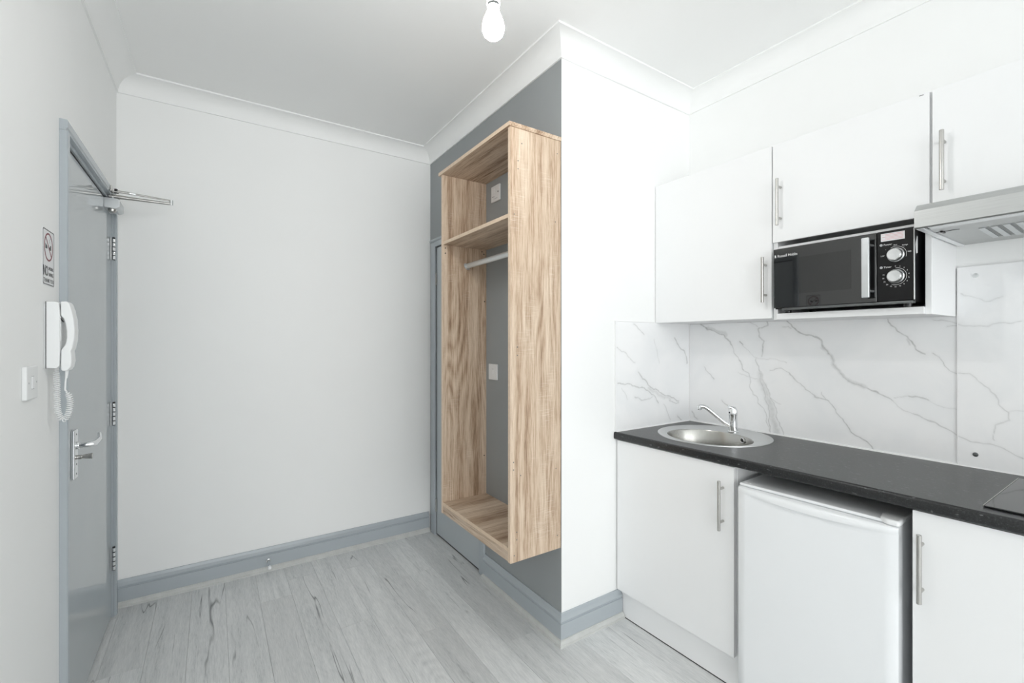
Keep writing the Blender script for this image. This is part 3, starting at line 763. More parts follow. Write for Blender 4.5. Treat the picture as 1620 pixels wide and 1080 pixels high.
# worktop with a hole for the sink
SCX, SCY = 1.922, 1.226
def worktop():
    t = thing('worktop', 'black speckled worktop running along the kitchen wall', 'worktop', (1.9, 0.7, 0.854))
    yl, yr = YJ-0.0005, -0.162
    xf = lambda y: 1.606 + (yl-y)*math.tan(RUN)
    xb = XK-0.0005
    hole = [(SCX+0.228*math.cos(2*math.pi*k/48), SCY+0.228*math.sin(2*math.pi*k/48)) for k in range(48)]
    g = G()
    # split the slab: a square part round the sink and a plain part beyond it
    ysplit = SCY-0.29
    sq = [(xf(yl), yl), (xb, yl), (xb, ysplit), (xf(ysplit), ysplit)]
    def cast(poly, k):
        a = 2*math.pi*k/48; dx, dy = math.cos(a), math.sin(a); best = None
        for (x0, y0), (x1, y1) in zip(poly, poly[1:]+poly[:1]):
            ex, ey = x1-x0, y1-y0; den = dx*ey-dy*ex
            if abs(den) < 1e-9: continue
            tt = ((x0-SCX)*ey-(y0-SCY)*ex)/den; uu = ((x0-SCX)*dy-(y0-SCY)*dx)/den
            if tt > 0 and -1e-6 <= uu <= 1+1e-6 and (best is None or tt < best): best = tt
        return (SCX+dx*best, SCY+dy*best)
    outer = [cast(sq, k) for k in range(48)]
    for c in sq:                                   # snap the nearest outline point to each corner
        i = min(range(48), key=lambda k: (outer[k][0]-c[0])**2+(outer[k][1]-c[1])**2)
        outer[i] = c
    n = 48; zt, zb, r = 0.889, 0.855, 0.008
    vs = [(x, y, zt) for x, y in hole]+[(x, y, zt) for x, y in outer]+[(x, y, zb) for x, y in hole]+[(x, y, zb) for x, y in outer]
    fs = []
    for i in range(n):
        j = (i+1) % n
        fs += [(i, n+i, n+j, j), (2*n+i, 2*n+j, 3*n+j, 3*n+i), (i, j, 2*n+j, 2*n+i)]
        if not (abs(outer[i][1]-ysplit) < 1e-6 and abs(outer[j][1]-ysplit) < 1e-6):
            fs.append((n+i, 3*n+i, 3*n+j, n+j))
    # plain part shares the split line with the ring
    line = sorted([i for i in range(n) if abs(outer[i][1]-ysplit) < 1e-6], key=lambda i: outer[i][0])
    m = len(vs)
    vs += [(xf(yr), yr, zt), (xb, yr, zt), (xf(yr), yr, zb), (xb, yr, zb)]
    fs.append(tuple([n+i for i in line] + [m+1, m]))
    fs.append(tuple([3*n+i for i in line][::-1] + [m+2, m+3]))
    fs.append((n+line[0], m, m+2, 3*n+line[0])); fs.append((n+line[-1], 3*n+line[-1], m+3, m+1)); fs.append((m, m+1, m+3, m+2))
    g.add(vs, fs)
    g.build('slab', 'worktop', t, 0.0, smooth=20)
    # rounded post-formed front nose
    nose = [(0.0, 0.889), (-0.004, 0.8882), (-0.0075, 0.8855), (-0.009, 0.881), (-0.009, 0.862), (-0.0075, 0.8575), (-0.004, 0.855), (0.0, 0.855)]
    k = len(nose)
    vs = [(xf(yl)+u, yl, z) for u, z in nose]+[(xf(yr)+u, yr, z) for u, z in nose]
    G().add(vs, [tuple(range(k))[::-1], tuple(range(k, 2*k))]+[(i, (i+1) % k, k+(i+1) % k, k+i) for i in range(k)]).build('front_edge', 'worktop', t, smooth=50)
    G().sweep([(0, 0.889), (0.006, 0.889), (0.0045, 0.8925), (0.0, 0.8945)], (XK-0.0085, YJ-0.008), (XK-0.0085, yr), (-1, 0), 1, 0).build('sealant_bead', 'sealant', t, smooth=30)
    G().sweep([(0, 0.889), (0.006, 0.889), (0.0045, 0.8925), (0.0, 0.8945)], (xf(yl), YJ-0.0085), (XK-0.0085, YJ-0.0085), (0, -1), 0, 1).build('sealant_bead', 'sealant', t, smooth=30)
worktop()

# ------------------------------------------------------------------ sink
sk = thing('sink', 'round brushed steel inset sink in the black worktop', 'sink', (SCX, SCY, 0.72))
BCX, BCY, BRX, BRY = 1.868, 1.213, 0.158, 0.187
n = 64
def ell(cx, cy, rx, ry, z):
    return [(cx+rx*math.cos(2*math.pi*k/n), cy+ry*math.sin(2*math.pi*k/n), z) for k in range(n)]
rings = [ell(SCX, SCY, 0.243, 0.243, 0.8893), ell(SCX, SCY, 0.2425, 0.2425, 0.8915), ell(SCX, SCY, 0.238, 0.238, 0.8928),
         ell((SCX*2+BCX)/3, (SCY*2+BCY)/3, 0.214, 0.224, 0.8918), ell(BCX, BCY, BRX+0.006, BRY+0.006, 0.8912), ell(BCX, BCY, BRX, BRY, 0.8895)]
g = G(); vs = [p for r in rings for p in r]
g.add(vs, [(i*n+k, i*n+(k+1) % n, (i+1)*n+(k+1) % n, (i+1)*n+k) for i in range(len(rings)-1) for k in range(n)])
g.build('rim', 'rim', sk, smooth=40)
rings = [ell(BCX, BCY, BRX, BRY, 0.8895), ell(BCX, BCY, BRX-0.003, BRY-0.003, 0.884), ell(BCX, BCY, BRX-0.010, BRY-0.010, 0.800), ell(BCX, BCY, BRX-0.014, BRY-0.014, 0.765),
         ell(BCX, BCY, BRX-0.024, BRY-0.024, 0.744), ell(BCX, BCY, BRX-0.045, BRY-0.045, 0.732), ell(BCX, BCY, 0.04, 0.04, 0.726), ell(BCX, BCY, 0.0005, 0.0005, 0.726)]
g = G(); vs = [p for r in rings for p in r]
g.add(vs, [(i*n+k, i*n+(k+1) % n, (i+1)*n+(k+1) % n, (i+1)*n+k) for i in range(len(rings)-1) for k in range(n)])
g.build('bowl', 'steel', sk, smooth=50)
oa = math.radians(-27)
op = Vector((BCX+(BRX-0.006)*math.cos(oa), BCY+(BRY-0.006)*math.sin(oa), 0.871))
od = Vector((-math.cos(oa)/BRX, -math.sin(oa)/BRY, 0)).normalized()
ov = G().lathe([(0.0, 0), (0.0125, 0), (0.0130, 0.003), (0.0105, 0.005), (0.0088, 0.004), (0.0086, 0.001), (0, 0.001)], op, od, 24).build('overflow', 'chrome', sk)
G().lathe([(0.0, 0.0012), (0.0078, 0.0012), (0.0078, 0.0016), (0, 0.0016)], op, od, 20).build('overflow_hole', 'dark', ov)
G().lathe([(0.0, 0), (0.038, 0), (0.038, 0.003), (0.030, 0.004), (0.026, 0.0015), (0, 0.0015)], (BCX, BCY, 0.7265), seg=28).build('drain', 'chrome', sk)

# ------------------------------------------------------------------ tap
TX, TY = 2.052, 1.206
tp = thing('tap', 'chrome single lever tap on the sink rim', 'tap', (TX, TY, 0.892))
G().lathe([(0.0, 0), (0.0235, 0), (0.0235, 0.004), (0.0205, 0.008), (0.0195, 0.045), (0.0185, 0.078), (0.0190, 0.080), (0, 0.080)], (TX, TY, 0.892), seg=28).build('body', 'chrome', tp)
hd = G().lathe([(0.0, 0), (0.0195, 0), (0.0205, 0.008), (0.0200, 0.022), (0.0165, 0.032), (0.009, 0.037), (0, 0.038)], (TX, TY, 0.9725), seg=28).build('lever_head', 'chrome', tp)
G().tube([(TX+0.002, TY-0.001, 1.001), (TX-0.012, TY+0.006, 1.0075), (TX-0.020, TY+0.010, 1.0115)], [0.013, 0.0095, 0.007], 14, squash=1.25).build('lever', 'chrome', hd)
dd = Vector((-0.707, 0.30, 0)).normalized()
G().cyl((TX-0.0185, TY+0.006, 0.985), (TX-0.0205, TY+0.0067, 0.985), 0.0042, 10).build('indicator', 'dark', hd)
G().tube(spline([(TX, TY, 0.915), (TX-0.028, TY+0.026, 0.936), (TX-0.060, TY+0.056, 0.973), (TX-0.088, TY+0.082, 1.004), (TX-0.100, TY+0.093, 1.010), (TX-0.112, TY+0.104, 1.008)], 6),
         0.0095, 14).build('spout', 'chrome', tp)
G().lathe([(0.0, 0), (0.0105, 0), (0.0112, 0.004), (0.0112, 0.018), (0, 0.018)], (TX-0.1105, TY+0.1027, 0.994), seg=18).build('aerator', 'chrome', tp)

# ------------------------------------------------------------------ hob
hb = thing('hob', 'black glass hob set into the worktop', 'hob', (1.885, 0.03, 0.889))
G().box(1.672, 2.098, -0.245, 0.303, 0.8893, 0.8945).build('hob_glass', 'hob', hb, 0.0015)
G().box(1.672, 2.098, 0.3031, 0.3052, 0.8893, 0.8947).build('edge_trim', 'nickel', hb, 0.0004)
for cx, cy, r in ((1.79, 0.155, 0.085), (1.99, 0.155, 0.07), (1.79, -0.10, 0.07), (1.99, -0.10, 0.085)):
    rp = [(r*math.cos(2*math.pi*k/40), r*math.sin(2*math.pi*k/40)) for k in range(40)]
    vs = [(cx+x, cy+y, 0.8946) for x, y in rp]+[(cx+x*0.975, cy+y*0.975, 0.8946) for x, y in rp]
    G().add(vs, [(k, (k+1) % 40, 40+(k+1) % 40, 40+k) for k in range(40)]).build('cooking_zone_ring', 'pale_ink', hb, smooth=0)

# ------------------------------------------------------------------ marble panels
VEINS_LONG = [([(1.457,1.411),(1.412,1.385),(1.369,1.366),(1.324,1.356),(1.302,1.332),(1.287,1.306)], 0.0078, 0.55),
 ([(1.412,1.388),(1.369,1.375),(1.324,1.365),(1.308,1.350)], 0.0177, 0.3),
 ([(1.287,1.306),(1.262,1.259),(1.244,1.228),(1.218,1.180),(1.197,1.164),(1.189,1.125),(1.186,1.097),(1.177,1.069),(1.158,1.057),(1.147,1.030),(1.125,1.002),(1.114,0.976),(1.098,0.899)], 0.004, 0.4),
 ([(1.244,1.228),(1.218,1.180)], 0.0054, 0.5),
 ([(1.244,1.315),(1.224,1.298)], 0.0061, 0.6),
 ([(1.224,1.298),(1.175,1.250),(1.147,1.242),(1.092,1.235),(1.040,1.233),(1.020,1.225)], 0.0032, 0.28),
 ([(1.114,1.422),(1.108,1.398),(1.147,1.385),(1.155,1.374),(1.141,1.340),(1.127,1.318),(1.133,1.284),(1.130,1.251)], 0.006, 0.5),
 ([(1.186,1.408),(1.155,1.388)], 0.004, 0.35),
 ([(1.160,1.242),(1.152,1.206),(1.144,1.162),(1.130,1.096),(1.108,1.032),(1.098,0.967),(1.098,0.899)], 0.0046, 0.5),
 ([(1.141,1.179),(1.119,1.114),(1.092,1.056),(1.071,1.004),(1.056,0.941),(1.033,0.896)], 0.0042, 0.45),
 ([(1.144,1.162),(1.125,1.097),(1.098,1.033),(1.084,0.969),(1.066,0.896)], 0.0293, 0.3),
 ([(1.098,1.061),(1.071,1.036),(1.053,1.036)], 0.0039, 0.35),
 ([(1.098,1.186),(1.040,1.195),(1.015,1.183),(0.988,1.150),(0.962,1.137),(0.947,1.112),(0.919,1.094),(0.888,1.075)], 0.0037, 0.42),
 ([(1.013,1.180),(0.988,1.150)], 0.0053, 0.5),
 ([(1.018,1.416),(1.000,1.389),(0.976,1.365),(0.943,1.351),(0.915,1.338),(0.883,1.323),(0.865,1.283),(0.857,1.264)], 0.0051, 0.6),
 ([(0.883,1.320),(0.870,1.293),(0.857,1.273)], 0.0118, 0.3),
 ([(1.040,1.382),(1.020,1.392),(1.005,1.381)], 0.0032, 0.35),
 ([(1.436,1.187),(1.409,1.158),(1.382,1.123)], 0.0044, 0.4),
 ([(1.334,1.024),(1.296,0.981)], 0.0039, 0.4),
 ([(1.513,0.942),(1.474,0.899)], 0.0049, 0.4),
 ([(1.244,1.167),(1.197,1.150),(1.149,1.136)], 0.0034, 0.3),
 ([(0.906,1.338),(0.884,1.329),(0.873,1.290),(0.847,1.255),(0.827,1.209),(0.804,1.169),(0.772,1.157),(0.729,1.138),(0.688,1.119),(0.639,1.091)], 0.0046, 0.55),
 ([(0.873,1.287),(0.847,1.258),(0.827,1.206),(0.801,1.172),(0.767,1.157),(0.729,1.140)], 0.0158, 0.36),
 ([(0.639,1.091),(0.625,1.074),(0.577,1.054)], 0.0032, 0.3),
 ([(0.577,1.054),(0.537,1.033),(0.499,1.014),(0.461,0.995)], 0.004, 0.45),
 ([(0.637,1.108),(0.593,1.117)], 0.0026, 0.3),
 ([(0.593,1.117),(0.561,1.110),(0.530,1.104)], 0.0046, 0.5),
 ([(0.530,1.104),(0.496,1.087),(0.463,1.084)], 0.0025, 0.22),
 ([(0.906,1.083),(0.884,1.073),(0.858,1.067),(0.832,1.038),(0.804,0.998),(0.784,0.969),(0.757,0.942),(0.729,0.927),(0.697,0.897)], 0.004, 0.55),
 ([(0.881,1.099),(0.865,1.072)], 0.003, 0.4),
 ([(0.657,1.407),(0.648,1.385),(0.627,1.368),(0.597,1.338),(0.577,1.307),(0.547,1.271)], 0.0042, 0.55),
 ([(0.597,1.331),(0.591,1.309)], 0.0065, 0.3),
 ([(0.526,1.274),(0.511,1.264),(0.488,1.235),(0.477,1.216),(0.461,1.211)], 0.0035, 0.45),
 ([(0.522,1.399),(0.492,1.390),(0.461,1.380)], 0.003, 0.4),
 ([(0.488,1.369),(0.461,1.373)], 0.0024, 0.35)]
VEINS_HOB = [([(0.458,1.380),(0.383,1.372),(0.311,1.388)], 0.0033, 0.35),
 ([(0.458,1.213),(0.431,1.211),(0.397,1.183),(0.369,1.142),(0.339,1.089),(0.337,1.064),(0.369,1.046),(0.371,1.009),(0.364,0.987)], 0.003, 0.36),
 ([(0.337,1.090),(0.302,1.094)], 0.0022, 0.2),
 ([(0.458,0.994),(0.426,0.979),(0.383,0.977),(0.337,0.960),(0.302,0.947)], 0.0033, 0.4),
 ([(0.450,1.488),(0.419,1.469),(0.390,1.451),(0.375,1.462),(0.353,1.470)], 0.003, 0.3)]
VEINS_PIER = [([(1.726,1.406),(1.803,1.359)], 0.0052, 0.5),
 ([(1.614,1.293),(1.676,1.259),(1.741,1.213)], 0.0041, 0.4),
 ([(2.047,1.335),(2.089,1.290),(2.131,1.263),(2.152,1.205)], 0.0083, 0.5),
 ([(1.757,1.170),(1.788,1.138),(1.840,1.096),(1.905,1.064),(1.984,1.033),(2.041,1.022),(2.083,0.997)], 0.0057, 0.55),
 ([(1.618,1.122),(1.676,1.113),(1.767,1.095),(1.840,1.071),(1.883,1.040),(1.916,1.005)], 0.006, 0.5),
 ([(1.736,1.050),(1.777,1.026),(1.873,1.037)], 0.0052, 0.35),
 ([(1.647,1.096),(1.686,1.039)], 0.0041, 0.3),
 ([(1.955,0.995),(1.984,0.960),(2.007,0.914)], 0.0044, 0.4),
 ([(1.883,1.334),(1.894,1.277),(1.925,1.211)], 0.0036, 0.25),
 ([(2.071,0.922),(2.101,0.901)], 0.0056, 0.5),
 ([(1.995,1.010),(2.083,0.988)], 0.0048, 0.45),
 ([(1.840,1.086),(1.916,1.045),(2.007,1.017)], 0.0179, 0.25)]

def marble_panel(name, label, axis, face, back, a0, a1, z0, z1, veins, step=0.0025):
    """flat laminate panel; axis is its long horizontal axis (0 or 1); the vein pattern is printed on the face"""
    na, nz = int((a1-a0)/step)+1, int((z1-z0)/step)+1
    aa, zz = np.linspace(a0, a1, na), np.linspace(z0, z1, nz)
    A, Z = np.meshgrid(aa, zz)
    rng = np.random.default_rng(3)
    # gentle wander so that the veins are not straight between their points
    wa = sum(0.0035/k*np.sin(Z*60*k+A*38*k+p) for k, p in ((1, 0.3), (2, 1.9), (4, 4.0)))
    wz = sum(0.0035/k*np.sin(A*55*k-Z*31*k+p) for k, p in ((1, 2.2), (2, 0.4), (4, 5.1)))
    PA, PZ = A+wa, Z+wz
    V = np.zeros_like(A)
    for pts, w, dk in veins:
        D = np.full_like(A, 9.0)
        for (x0, y0), (x1, y1) in zip(pts[:-1], pts[1:]):
            ex, ey = x1-x0, y1-y0; L2 = ex*ex+ey*ey+1e-12
            t = np.clip(((PA-x0)*ex+(PZ-y0)*ey)/L2, 0, 1)
            D = np.minimum(D, np.hypot(PA-x0-t*ex, PZ-y0-t*ey))
        hw = max(w*0.5, 0.0014)
        V = np.maximum(V, dk*np.exp(-(D/hw)**2*0.9))
        V = np.maximum(V, 0.12*dk*np.exp(-(D/(hw*5))**2))
    org = Vector((face, (a0+a1)/2, z0)) if axis == 1 else Vector(((a0+a1)/2, face, z0))
    co = np.zeros((nz, na, 3))
    co[..., axis] = A; co[..., 1-axis] = face; co[..., 2] = Z
    co = co.reshape(-1, 3) - np.array(org)
    idx = np.arange(nz*na).reshape(nz, na)
    q = np.stack([idx[:-1, :-1], idx[:-1, 1:], idx[1:, 1:], idx[1:, :-1]], -1).reshape(-1, 4)
    nb = len(co)
    bc = np.zeros((8, 3))
    for i, (f_, a_, z_) in enumerate([(face, a0, z0), (face, a1, z0), (face, a1, z1), (face, a0, z1), (back, a0, z0), (back, a1, z0), (back, a1, z1), (back, a0, z1)]):
        bc[i, axis], bc[i, 1-axis], bc[i, 2] = a_, f_, z_
    bc -= np.array(org)
    sides = np.array([[0, 1, 5, 4], [1, 2, 6, 5], [2, 3, 7, 6], [3, 0, 4, 7], [4, 5, 6, 7]])+nb
    co = np.vstack([co, bc]); q = np.vstack([q, sides])
    me = bpy.data.meshes.new(name)
    me.vertices.add(len(co)); me.vertices.foreach_set('co', co.ravel())
    me.loops.add(q.size); me.loops.foreach_set('vertex_index', q.ravel().astype(np.int32))
    me.polygons.add(len(q)); me.polygons.foreach_set('loop_start', np.arange(0, q.size, 4, dtype=np.int32))
    me.update(calc_edges=True)
    bm = bmesh.new(); bm.from_mesh(me); bmesh.ops.recalc_face_normals(bm, faces=bm.faces); bm.to_mesh(me); bm.free()
    at = me.attributes.new('vein', 'FLOAT', 'POINT')
    at.data.foreach_set('value', np.concatenate([V.ravel(), np.zeros(8)]).astype(np.float32))
    me.materials.append(M['marble'])
    o = bpy.data.objects.new(name, me); COL.objects.link(o); o.location = org
    ORG[o.name] = org
    return tag(o, label, 'splashback')
sp1 = marble_panel('splashback', 'long marble effect splashback behind the sink and below the microwave', 1, XK-0.0085, XK-0.0005, 0.4595, YJ-0.0082, 0.889, 1.4135, VEINS_LONG)
G().box(XK-0.0125, XK-0.0086, YJ-0.0122, YJ-0.0083, 0.8955, 1.4130).build('corner_trim', 'sealant', sp1, 0.001)
sp2 = marble_panel('splashback', 'short marble effect splashback on the narrow wall next to the sink', 0, YJ-0.008, YJ-0.0005, 1.607, XK-0.0005, 0.889, 1.4155, VEINS_PIER)
G().box(1.601, 1.6068, YJ-0.0090, YJ-0.0003, 0.8895, 1.4155).build('edge_trim', 'sealant', sp2, 0.001)
G().box(1.601, XK-0.0135, YJ-0.0090, YJ-0.0003, 1.4157, 1.4185).build('edge_trim', 'sealant', sp2, 0.001)
sp3 = marble_panel('splashback', 'tall marble effect splashback panel behind the hob', 1, XK-0.0125, XK-0.0005, -0.160, 0.4565, 0.889, 1.577, VEINS_HOB)
G().box(XK-0.0135, XK-0.0004, 0.4567, 0.4592, 0.8955, 1.577).build('edge_trim', 'sealant', sp3, 0.0006)
for y, z in ((0.413, 0.935), (0.413, 1.545)):
    c = G().lathe([(0.0, 0), (0.0075, 0), (0.0070, 0.002), (0.003, 0.003), (0, 0.003)], (XK-0.0125, y, z), (-1, 0, 0), 18).build('screw_cap', 'cap' if z < 1 else 'rail', sp3)

# ------------------------------------------------------------------ fridge (set slightly askew)
FX, FY0, FY1, FT = 1.596, 0.470, 0.928, 0.806
fr = thing('fridge', 'white undercounter fridge between the two base cabinets', 'fridge', (FX+0.25, 0.70, 0.0), math.radians(2.0))
G().box(FX+0.048, FX+0.50, FY0+0.004, FY1-0.004, 0.03, FT-0.011).build('fridge_body', 'white_enamel', fr, 0.006, 3)
G().box(FX+0.016, FX+0.50, FY0+0.001, FY1-0.001, FT-0.0105, FT).build('fridge_top', 'white_enamel', fr, 0.004, 3)
for yy in (FY0+0.05, FY1-0.05):
    for xx in (FX+0.09, FX+0.45):
        G().cyl((xx, yy, 0.0), (xx, yy, 0.031), 0.018, 14).build('foot', 'black', fr, 0.002)
# door with a bowed scoop along its top edge
def fridge_door():
    ny = 28
    # (height below the door top, how far the surface stands out) from the bottom edge up
    g = G(); vs = []
    ZT = 0.7935
    for j in range(ny+1):
        t = j/ny; y = FY0 + (FY1-FY0)*t
        e = min(t, 1-t)*(FY1-FY0)
        edge = 0.009*max(0.0, 1-e/0.012)**2            # rounded side edges
        bow = max(0.0, math.sin(math.pi*min(1, max(0, (t-0.05)/0.88))))**0.7
        zl = ZT - 0.020 - 0.013*bow                    # lower line of the bowed grip lip
        prof = [(0.006, 0.060), (0.0, 0.067), (0.0, 0.40), (0.0, zl-0.012), (0.0012*bow, zl-0.003), (-0.0015*bow, zl+0.001), (-0.0075*bow-0.001, zl+0.006),
                (-0.0085*bow-0.001, zl+0.5*(ZT-zl)), (-0.006*bow-0.0005, ZT-0.007), (-0.002*bow+0.001, ZT-0.002), (0.006, ZT), (0.018, ZT+0.001), (0.046, ZT+0.001), (0.046, 0.060)]
        for u, z in prof:
            vs.append((FX+edge+u if u < 0.045 else FX+u, y, z))
    m = 14
    fs = [(j*m+i, j*m+i+1, (j+1)*m+i+1, (j+1)*m+i) for j in range(ny) for i in range(m-1)]
    fs += [(j*m+m-1, j*m, (j+1)*m, (j+1)*m+m-1) for j in range(ny)]
    fs += [tuple(range(m))[::-1], tuple(range(ny*m, ny*m+m))]
    g.add(vs, fs)
    return g.build('fridge_door', 'white_enamel', fr, smooth=40)
fd = fridge_door()
G().box(FX+0.0462, FX+0.0478, FY0+0.008, FY1-0.008, 0.064, 0.774).build('gap_shade_or_seal', 'pale_ink', fd, smooth=0)
G().prism([(FX+0.006, FY0-0.001), (FX+0.006, FY0+0.028), (FX+0.020, FY0+0.045), (FX+0.060, FY0+0.052), (FX+0.075, FY0+0.045), (FX+0.075, FY0-0.001), (FX+0.02, FY0-0.004)], 2, 0.7950, 0.8120).build('hinge_cover', 'white_plastic', fr, 0.006, 3)
for yy in (FY1-0.02, FY1-0.034):
    G().cyl((FX+0.03, yy, FT), (FX+0.03, yy, FT+0.0012), 0.003, 8).build('screw_cap', 'white_plastic', fr)

# ================================================================== wall cabinets
UX, UZ0, UZ1, UB = 1.897, 1.4145, 2.1155, XK-0.001
def carcass(t, y0, y1, z0, z1, back=True):
    g = G().box(UX+0.019, UB, y0, y0+0.016, z0, z1).box(UX+0.019, UB, y1-0.016, y1, z0, z1)
    g.box(UX+0.019, UB, y0+0.016, y1-0.016, z0, z0+0.016).box(UX+0.019, UB, y0+0.016, y1-0.016, z1-0.016, z1)
    g.box(UB-0.006, UB, y0+0.016, y1-0.016, z0+0.016, z1-0.016)
    return g.build('carcass', 'white_lam', t, 0.0006, 1)
c1 = thing('wall_cabinet', 'tall single door white wall cabinet in the corner above the sink', 'cabinet', (2.04, 1.24, UZ0))
carcass(c1, 0.9495, YJ-0.001, UZ0, UZ1)
dr = G().box(UX, UX+0.018, 0.9515, YJ-0.003, UZ0, UZ1-0.001).build('door', 'white_lam', c1, 0.0012)
bar_handle(dr, 0.9735, 1.479, 1.664, UX)
c2 = thing('wall_cabinet', 'white wall cabinet with an open microwave shelf below its door', 'cabinet', (2.04, 0.70, 1.407))
g = G().box(UX+0.012, UB, 0.4625, 0.4785, 1.4075, UZ1).box(UX+0.012, UB, 0.933, 0.949, 1.4075, UZ1)
g.box(UX+0.012, UB, 0.4785, 0.933, UZ1-0.016, UZ1).box(UX+0.016, UB, 0.4785, 0.933, 1.688, 1.704).box(UB-0.006, UB, 0.4785, 0.933, 1.425, UZ1-0.016)
g.build('carcass', 'white_lam', c2, 0.0006, 1)
G().box(UX, UB-0.006, 0.4787, 0.9328, 1.4085, 1.4325).build('microwave_shelf', 'white_lam', c2, 0.0015)
dr = G().box(UX, UX+0.011, 0.4655, 0.947, 1.7195, UZ1-0.001).build('door', 'white_lam', c2, 0.0012)
bar_handle(dr, 0.916, 1.781, 1.967, UX)
G().box(UX-0.0003, UX+0.0006, 0.4795, 0.490, 2.1085, 2.1105).build('hinge_mark', 'dark', dr, smooth=0)
c3 = thing('wall_cabinet', 'white wall cabinet above the cooker hood', 'cabinet', (2.04, 0.16, 1.74))
carcass(c3, -0.138, 0.4615, 1.735, UZ1)
dr = G().box(UX, UX+0.018, -0.136, 0.4590, 1.735, UZ1-0.001).build('door', 'white_lam', c3, 0.0012)
bar_handle(dr, 0.430, 1.786, 1.970, UX)

# ------------------------------------------------------------------ cooker hood
hd = thing('cooker_hood', 'brushed steel visor cooker hood under the wall cabinet', 'cooker hood', (1.95, 0.16, 1.652))
HX, HY0, HY1 = 1.728, -0.138, 0.4585
g = G().prism([(HX, 1.655), (HX+0.004, 1.652), (HX+0.010, 1.652), (HX+0.010, 1.659), (UB, 1.659), (UB, 1.733), (UX+0.002, 1.733), (HX+0.024, 1.725), (HX, 1.704)], 1, HY0, HY1)
g.build('canopy', 'hood', hd, 0.001, 2)
G().box(HX+0.012, HX+0.046, HY0+0.004, HY1-0.028, 1.6515, 1.6588).build('front_lamp_strip', 'white_enamel', hd, 0.0008)
fl = G().box(HX+0.050, UB-0.012, HY0+0.006, HY1-0.020, 1.6535, 1.6588).build('filter_panel', 'hood', hd, 0.001)
G().box(HX+0.012, UB-0.006, HY1-0.018, HY1-0.002, 1.6515, 1.6588).build('edge_rail', 'white_enamel', hd, 0.0008)
G().box(HX+0.115, HX+0.121, 0.385, 0.437, 1.6528, 1.6536).build('slider_slot', 'dark', hd, smooth=0)
G().box(HX+0.104, HX+0.134, 0.4195, 0.4255, 1.6490, 1.6536).build('slider_tab', 'black', hd, 0.001)
for k in range(18):
    y = 0.352 - k*0.025
    G().prism([(HX+0.150, y), (HX+0.350, y+0.004), (HX+0.350, y-0.010), (HX+0.150, y-0.014)], 2, 1.6500, 1.6536).build('filter_slat', 'alu', fl, 0.0008)
    G().prism([(HX+0.150, y-0.015), (HX+0.350, y-0.011), (HX+0.350, y-0.018), (HX+0.150, y-0.022)], 2, 1.6530, 1.6537).build('filter_slit', 'cap', fl, smooth=0)

# ------------------------------------------------------------------ microwave
mw = thing('microwave', 'black microwave oven on the open shelf of the wall cabinet', 'microwave', (2.00, 0.705, 1.4325), math.radians(-1.2))
mw.rotation_euler = (0, math.radians(-0.7), math.radians(-1.2))
mw.location.z += 0.0021
MX, MY0, MY1, MZ0, MZ1 = 1.857, 0.489, 0.923, 1.4475, 1.684
def feet():
    for yy in (MY0+0.03, MY1-0.03):
        for xx in (MX+0.05, MX+0.25):
            G().cyl((xx, yy, 1.4326), (xx, yy, MZ0+0.002), 0.012, 12).build('foot', 'black', mw, 0.001)
feet()
G().box(MX+0.020, MX+0.300, MY0+0.004, MY1-0.003, MZ0, MZ1-0.001).build('case', 'black', mw, 0.004, 3)
G().box(MX+0.012, MX+0.0198, MY0+0.001, MY1-0.001, MZ0, MZ1).build('front_frame', 'black', mw, 0.001)
G().box(MX+0.003, MX+0.028, MY0+0.003, MY1-0.030, MZ0-0.005, MZ0+0.0032).build('base_strip', 'cap', mw, 0.002)
md = G().box(MX, MX+0.0118, MY0+0.0965, MY1, MZ0+0.004, MZ1).build('door', 'blackglass', mw, 0.0025, 3)
G().prism([(MY0+0.170, 1.503), (MY1-0.075, 1.503), (MY1-0.075, 1.640), (MY0+0.170, 1.640)], 0, MX-0.0004, MX+0.001).build('window', 'window_screen', md, smooth=0)
hdl = G().box(MX-0.030, MX-0.019, 0.5965, 0.6185, 1.4665, 1.668).build('handle', 'alu', md, 0.003, 3)
for z in (1.490, 1.645):
    G().cyl((MX-0.0195, 0.603, z), (MX+0.0005, 0.603, z), 0.0055, 12).build('handle_post', 'chrome', hdl)
cpn = G().box(MX, MX+0.0118, MY0, MY0+0.0955, MZ0+0.004, MZ1).build('control_panel', 'panel', mw, 0.0025, 3)
G().cyl((MX+0.003, MY0-0.0005, MZ0+0.006), (MX+0.003, MY0-0.0005, MZ1-0.004), 0.0022, 8).build('chrome_strip', 'rim', cpn)
st = G().box(MX-0.0006, MX+0.0004, 0.5105, 0.5730, 1.6500, 1.6755).build('sticker', 'paper', cpn, smooth=0)
for k in range(5):
    G().box(MX-0.0009, MX-0.0005, 0.514, 0.5695-(0.008*(k % 2)), 1.6540+k*0.0043, 1.6558+k*0.0043).build('sticker_line', 'pink_ink', st, smooth=0)
KY = 0.5335
def knob(z, pointer):
    k = G().lathe([(0.0, 0), (0.0235, 0), (0.0228, 0.004), (0.0205, 0.006), (0.0195, 0.017), (0.0185, 0.0185), (0, 0.0185)], (MX, KY, z), (-1, 0, 0), 32).build('knob', 'rim', cpn)
    G().lathe([(0.0, 0.0186), (0.0178, 0.0186), (0.0170, 0.0196), (0, 0.0190)], (MX, KY, z), (-1, 0, 0), 32).build('knob_face', 'chrome', k)
    return k
def ring_arc(z, r, a0, a1, w=0.0009):
    m = 28; vs = []
    for k in range(m+1):
        a = math.radians(a0+(a1-a0)*k/m)
        for rr in (r-w/2, r+w/2): vs.append((MX-0.0005, KY-rr*math.cos(a), z+rr*math.sin(a)))
    G().add(vs, [(2*k, 2*k+1, 2*k+3, 2*k+2) for k in range(m)]).build('dial_arc', 'white_ink', cpn, smooth=0)
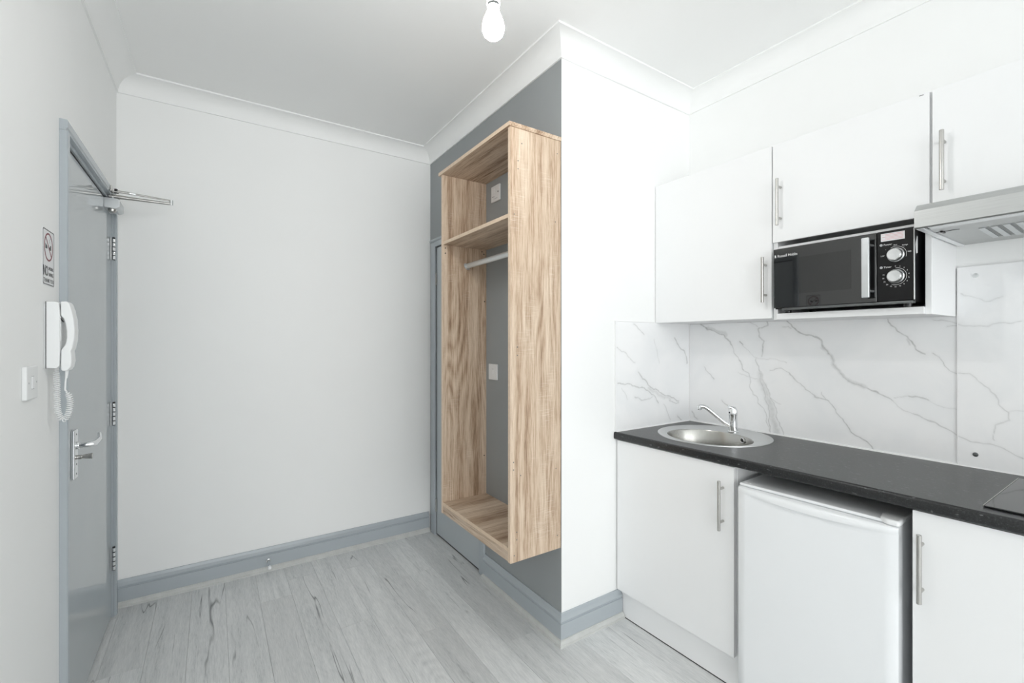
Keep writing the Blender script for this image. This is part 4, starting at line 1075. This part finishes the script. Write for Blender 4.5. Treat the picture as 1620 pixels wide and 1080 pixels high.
RM, UM = (0, -1, 0), (0, 0, 1)
knob(1.6015, 0); knob(1.5315, 0)
ring_arc(1.6015, 0.0275, -20, 120); ring_arc(1.5315, 0.0275, -115, 92)
for a in (175, 138, 92, 48, 12):
    c, s_ = math.cos(math.radians(a)), math.sin(math.radians(a))
    lettering('—' if a in (175, 12) else '-', 0.0075, (MX-0.0006, KY-0.0335*c+0.003, 1.6015+0.0315*s_-0.002), RM, UM, 'dial_mark', 'white_ink', cpn, 0.0001)
lettering('Low', 0.0052, (MX-0.0006, KY+0.040, 1.6015-0.001), RM, UM, 'dial_lettering', 'white_ink', cpn, 0.0001)
lettering('Med', 0.0052, (MX-0.0006, KY+0.006, 1.6015+0.0305), RM, UM, 'dial_lettering', 'white_ink', cpn, 0.0001)
lettering('M.High', 0.0052, (MX-0.0006, KY-0.016, 1.6015+0.0265), RM, UM, 'dial_lettering', 'white_ink', cpn, 0.0001)
lettering('High', 0.0052, (MX-0.0006, KY-0.030, 1.6015+0.004), RM, UM, 'dial_lettering', 'white_ink', cpn, 0.0001)
for k, num in enumerate(('0', '1', '2', '3', '4', '5', '6', '8', '10', '12', '15', '20', '25', '30', '35')):
    a = math.radians(92 - k*20.5)
    lettering(num, 0.0056, (MX-0.0006, KY-0.0335*math.cos(a)+0.0015*len(num), 1.5315+0.0335*math.sin(a)-0.002), RM, UM, 'dial_mark', 'white_ink', cpn, 0.0001)
for z, word in ((1.6385, 'Power'), (1.5645, 'Timer')):
    G().lathe([(0.0, 0), (0.0042, 0), (0.0042, 0.0006), (0, 0.0006)], (MX, 0.5725, z), (-1, 0, 0), 18).build('dial_icon', 'pale_ink', cpn, smooth=0)
    lettering(word, 0.0085, (MX-0.0006, 0.566, z-0.003), RM, UM, 'dial_lettering', 'white_ink', cpn, 0.0001)
lettering('Russell Hobbs', 0.0150, (MX-0.0004, 0.9065, 1.6500), RM, UM, 'brand_lettering', 'white_ink', md, 0.0002, squeeze=0.86)
lettering('R', 0.0130, (MX-0.0004, 0.9170, 1.6505), RM, UM, 'brand_emblem', 'white_ink', md, 0.0002, squeeze=0.7, bold=0.0008)
G().prism([(MX+0.030, 1.632), (MX+0.044, 1.660), (MX+0.050, 1.658), (MX+0.048, 1.605), (MX+0.036, 1.603)], 1, MY0+0.0034, MY0+0.0041).build('side_sticker', 'paper', mw, smooth=0)
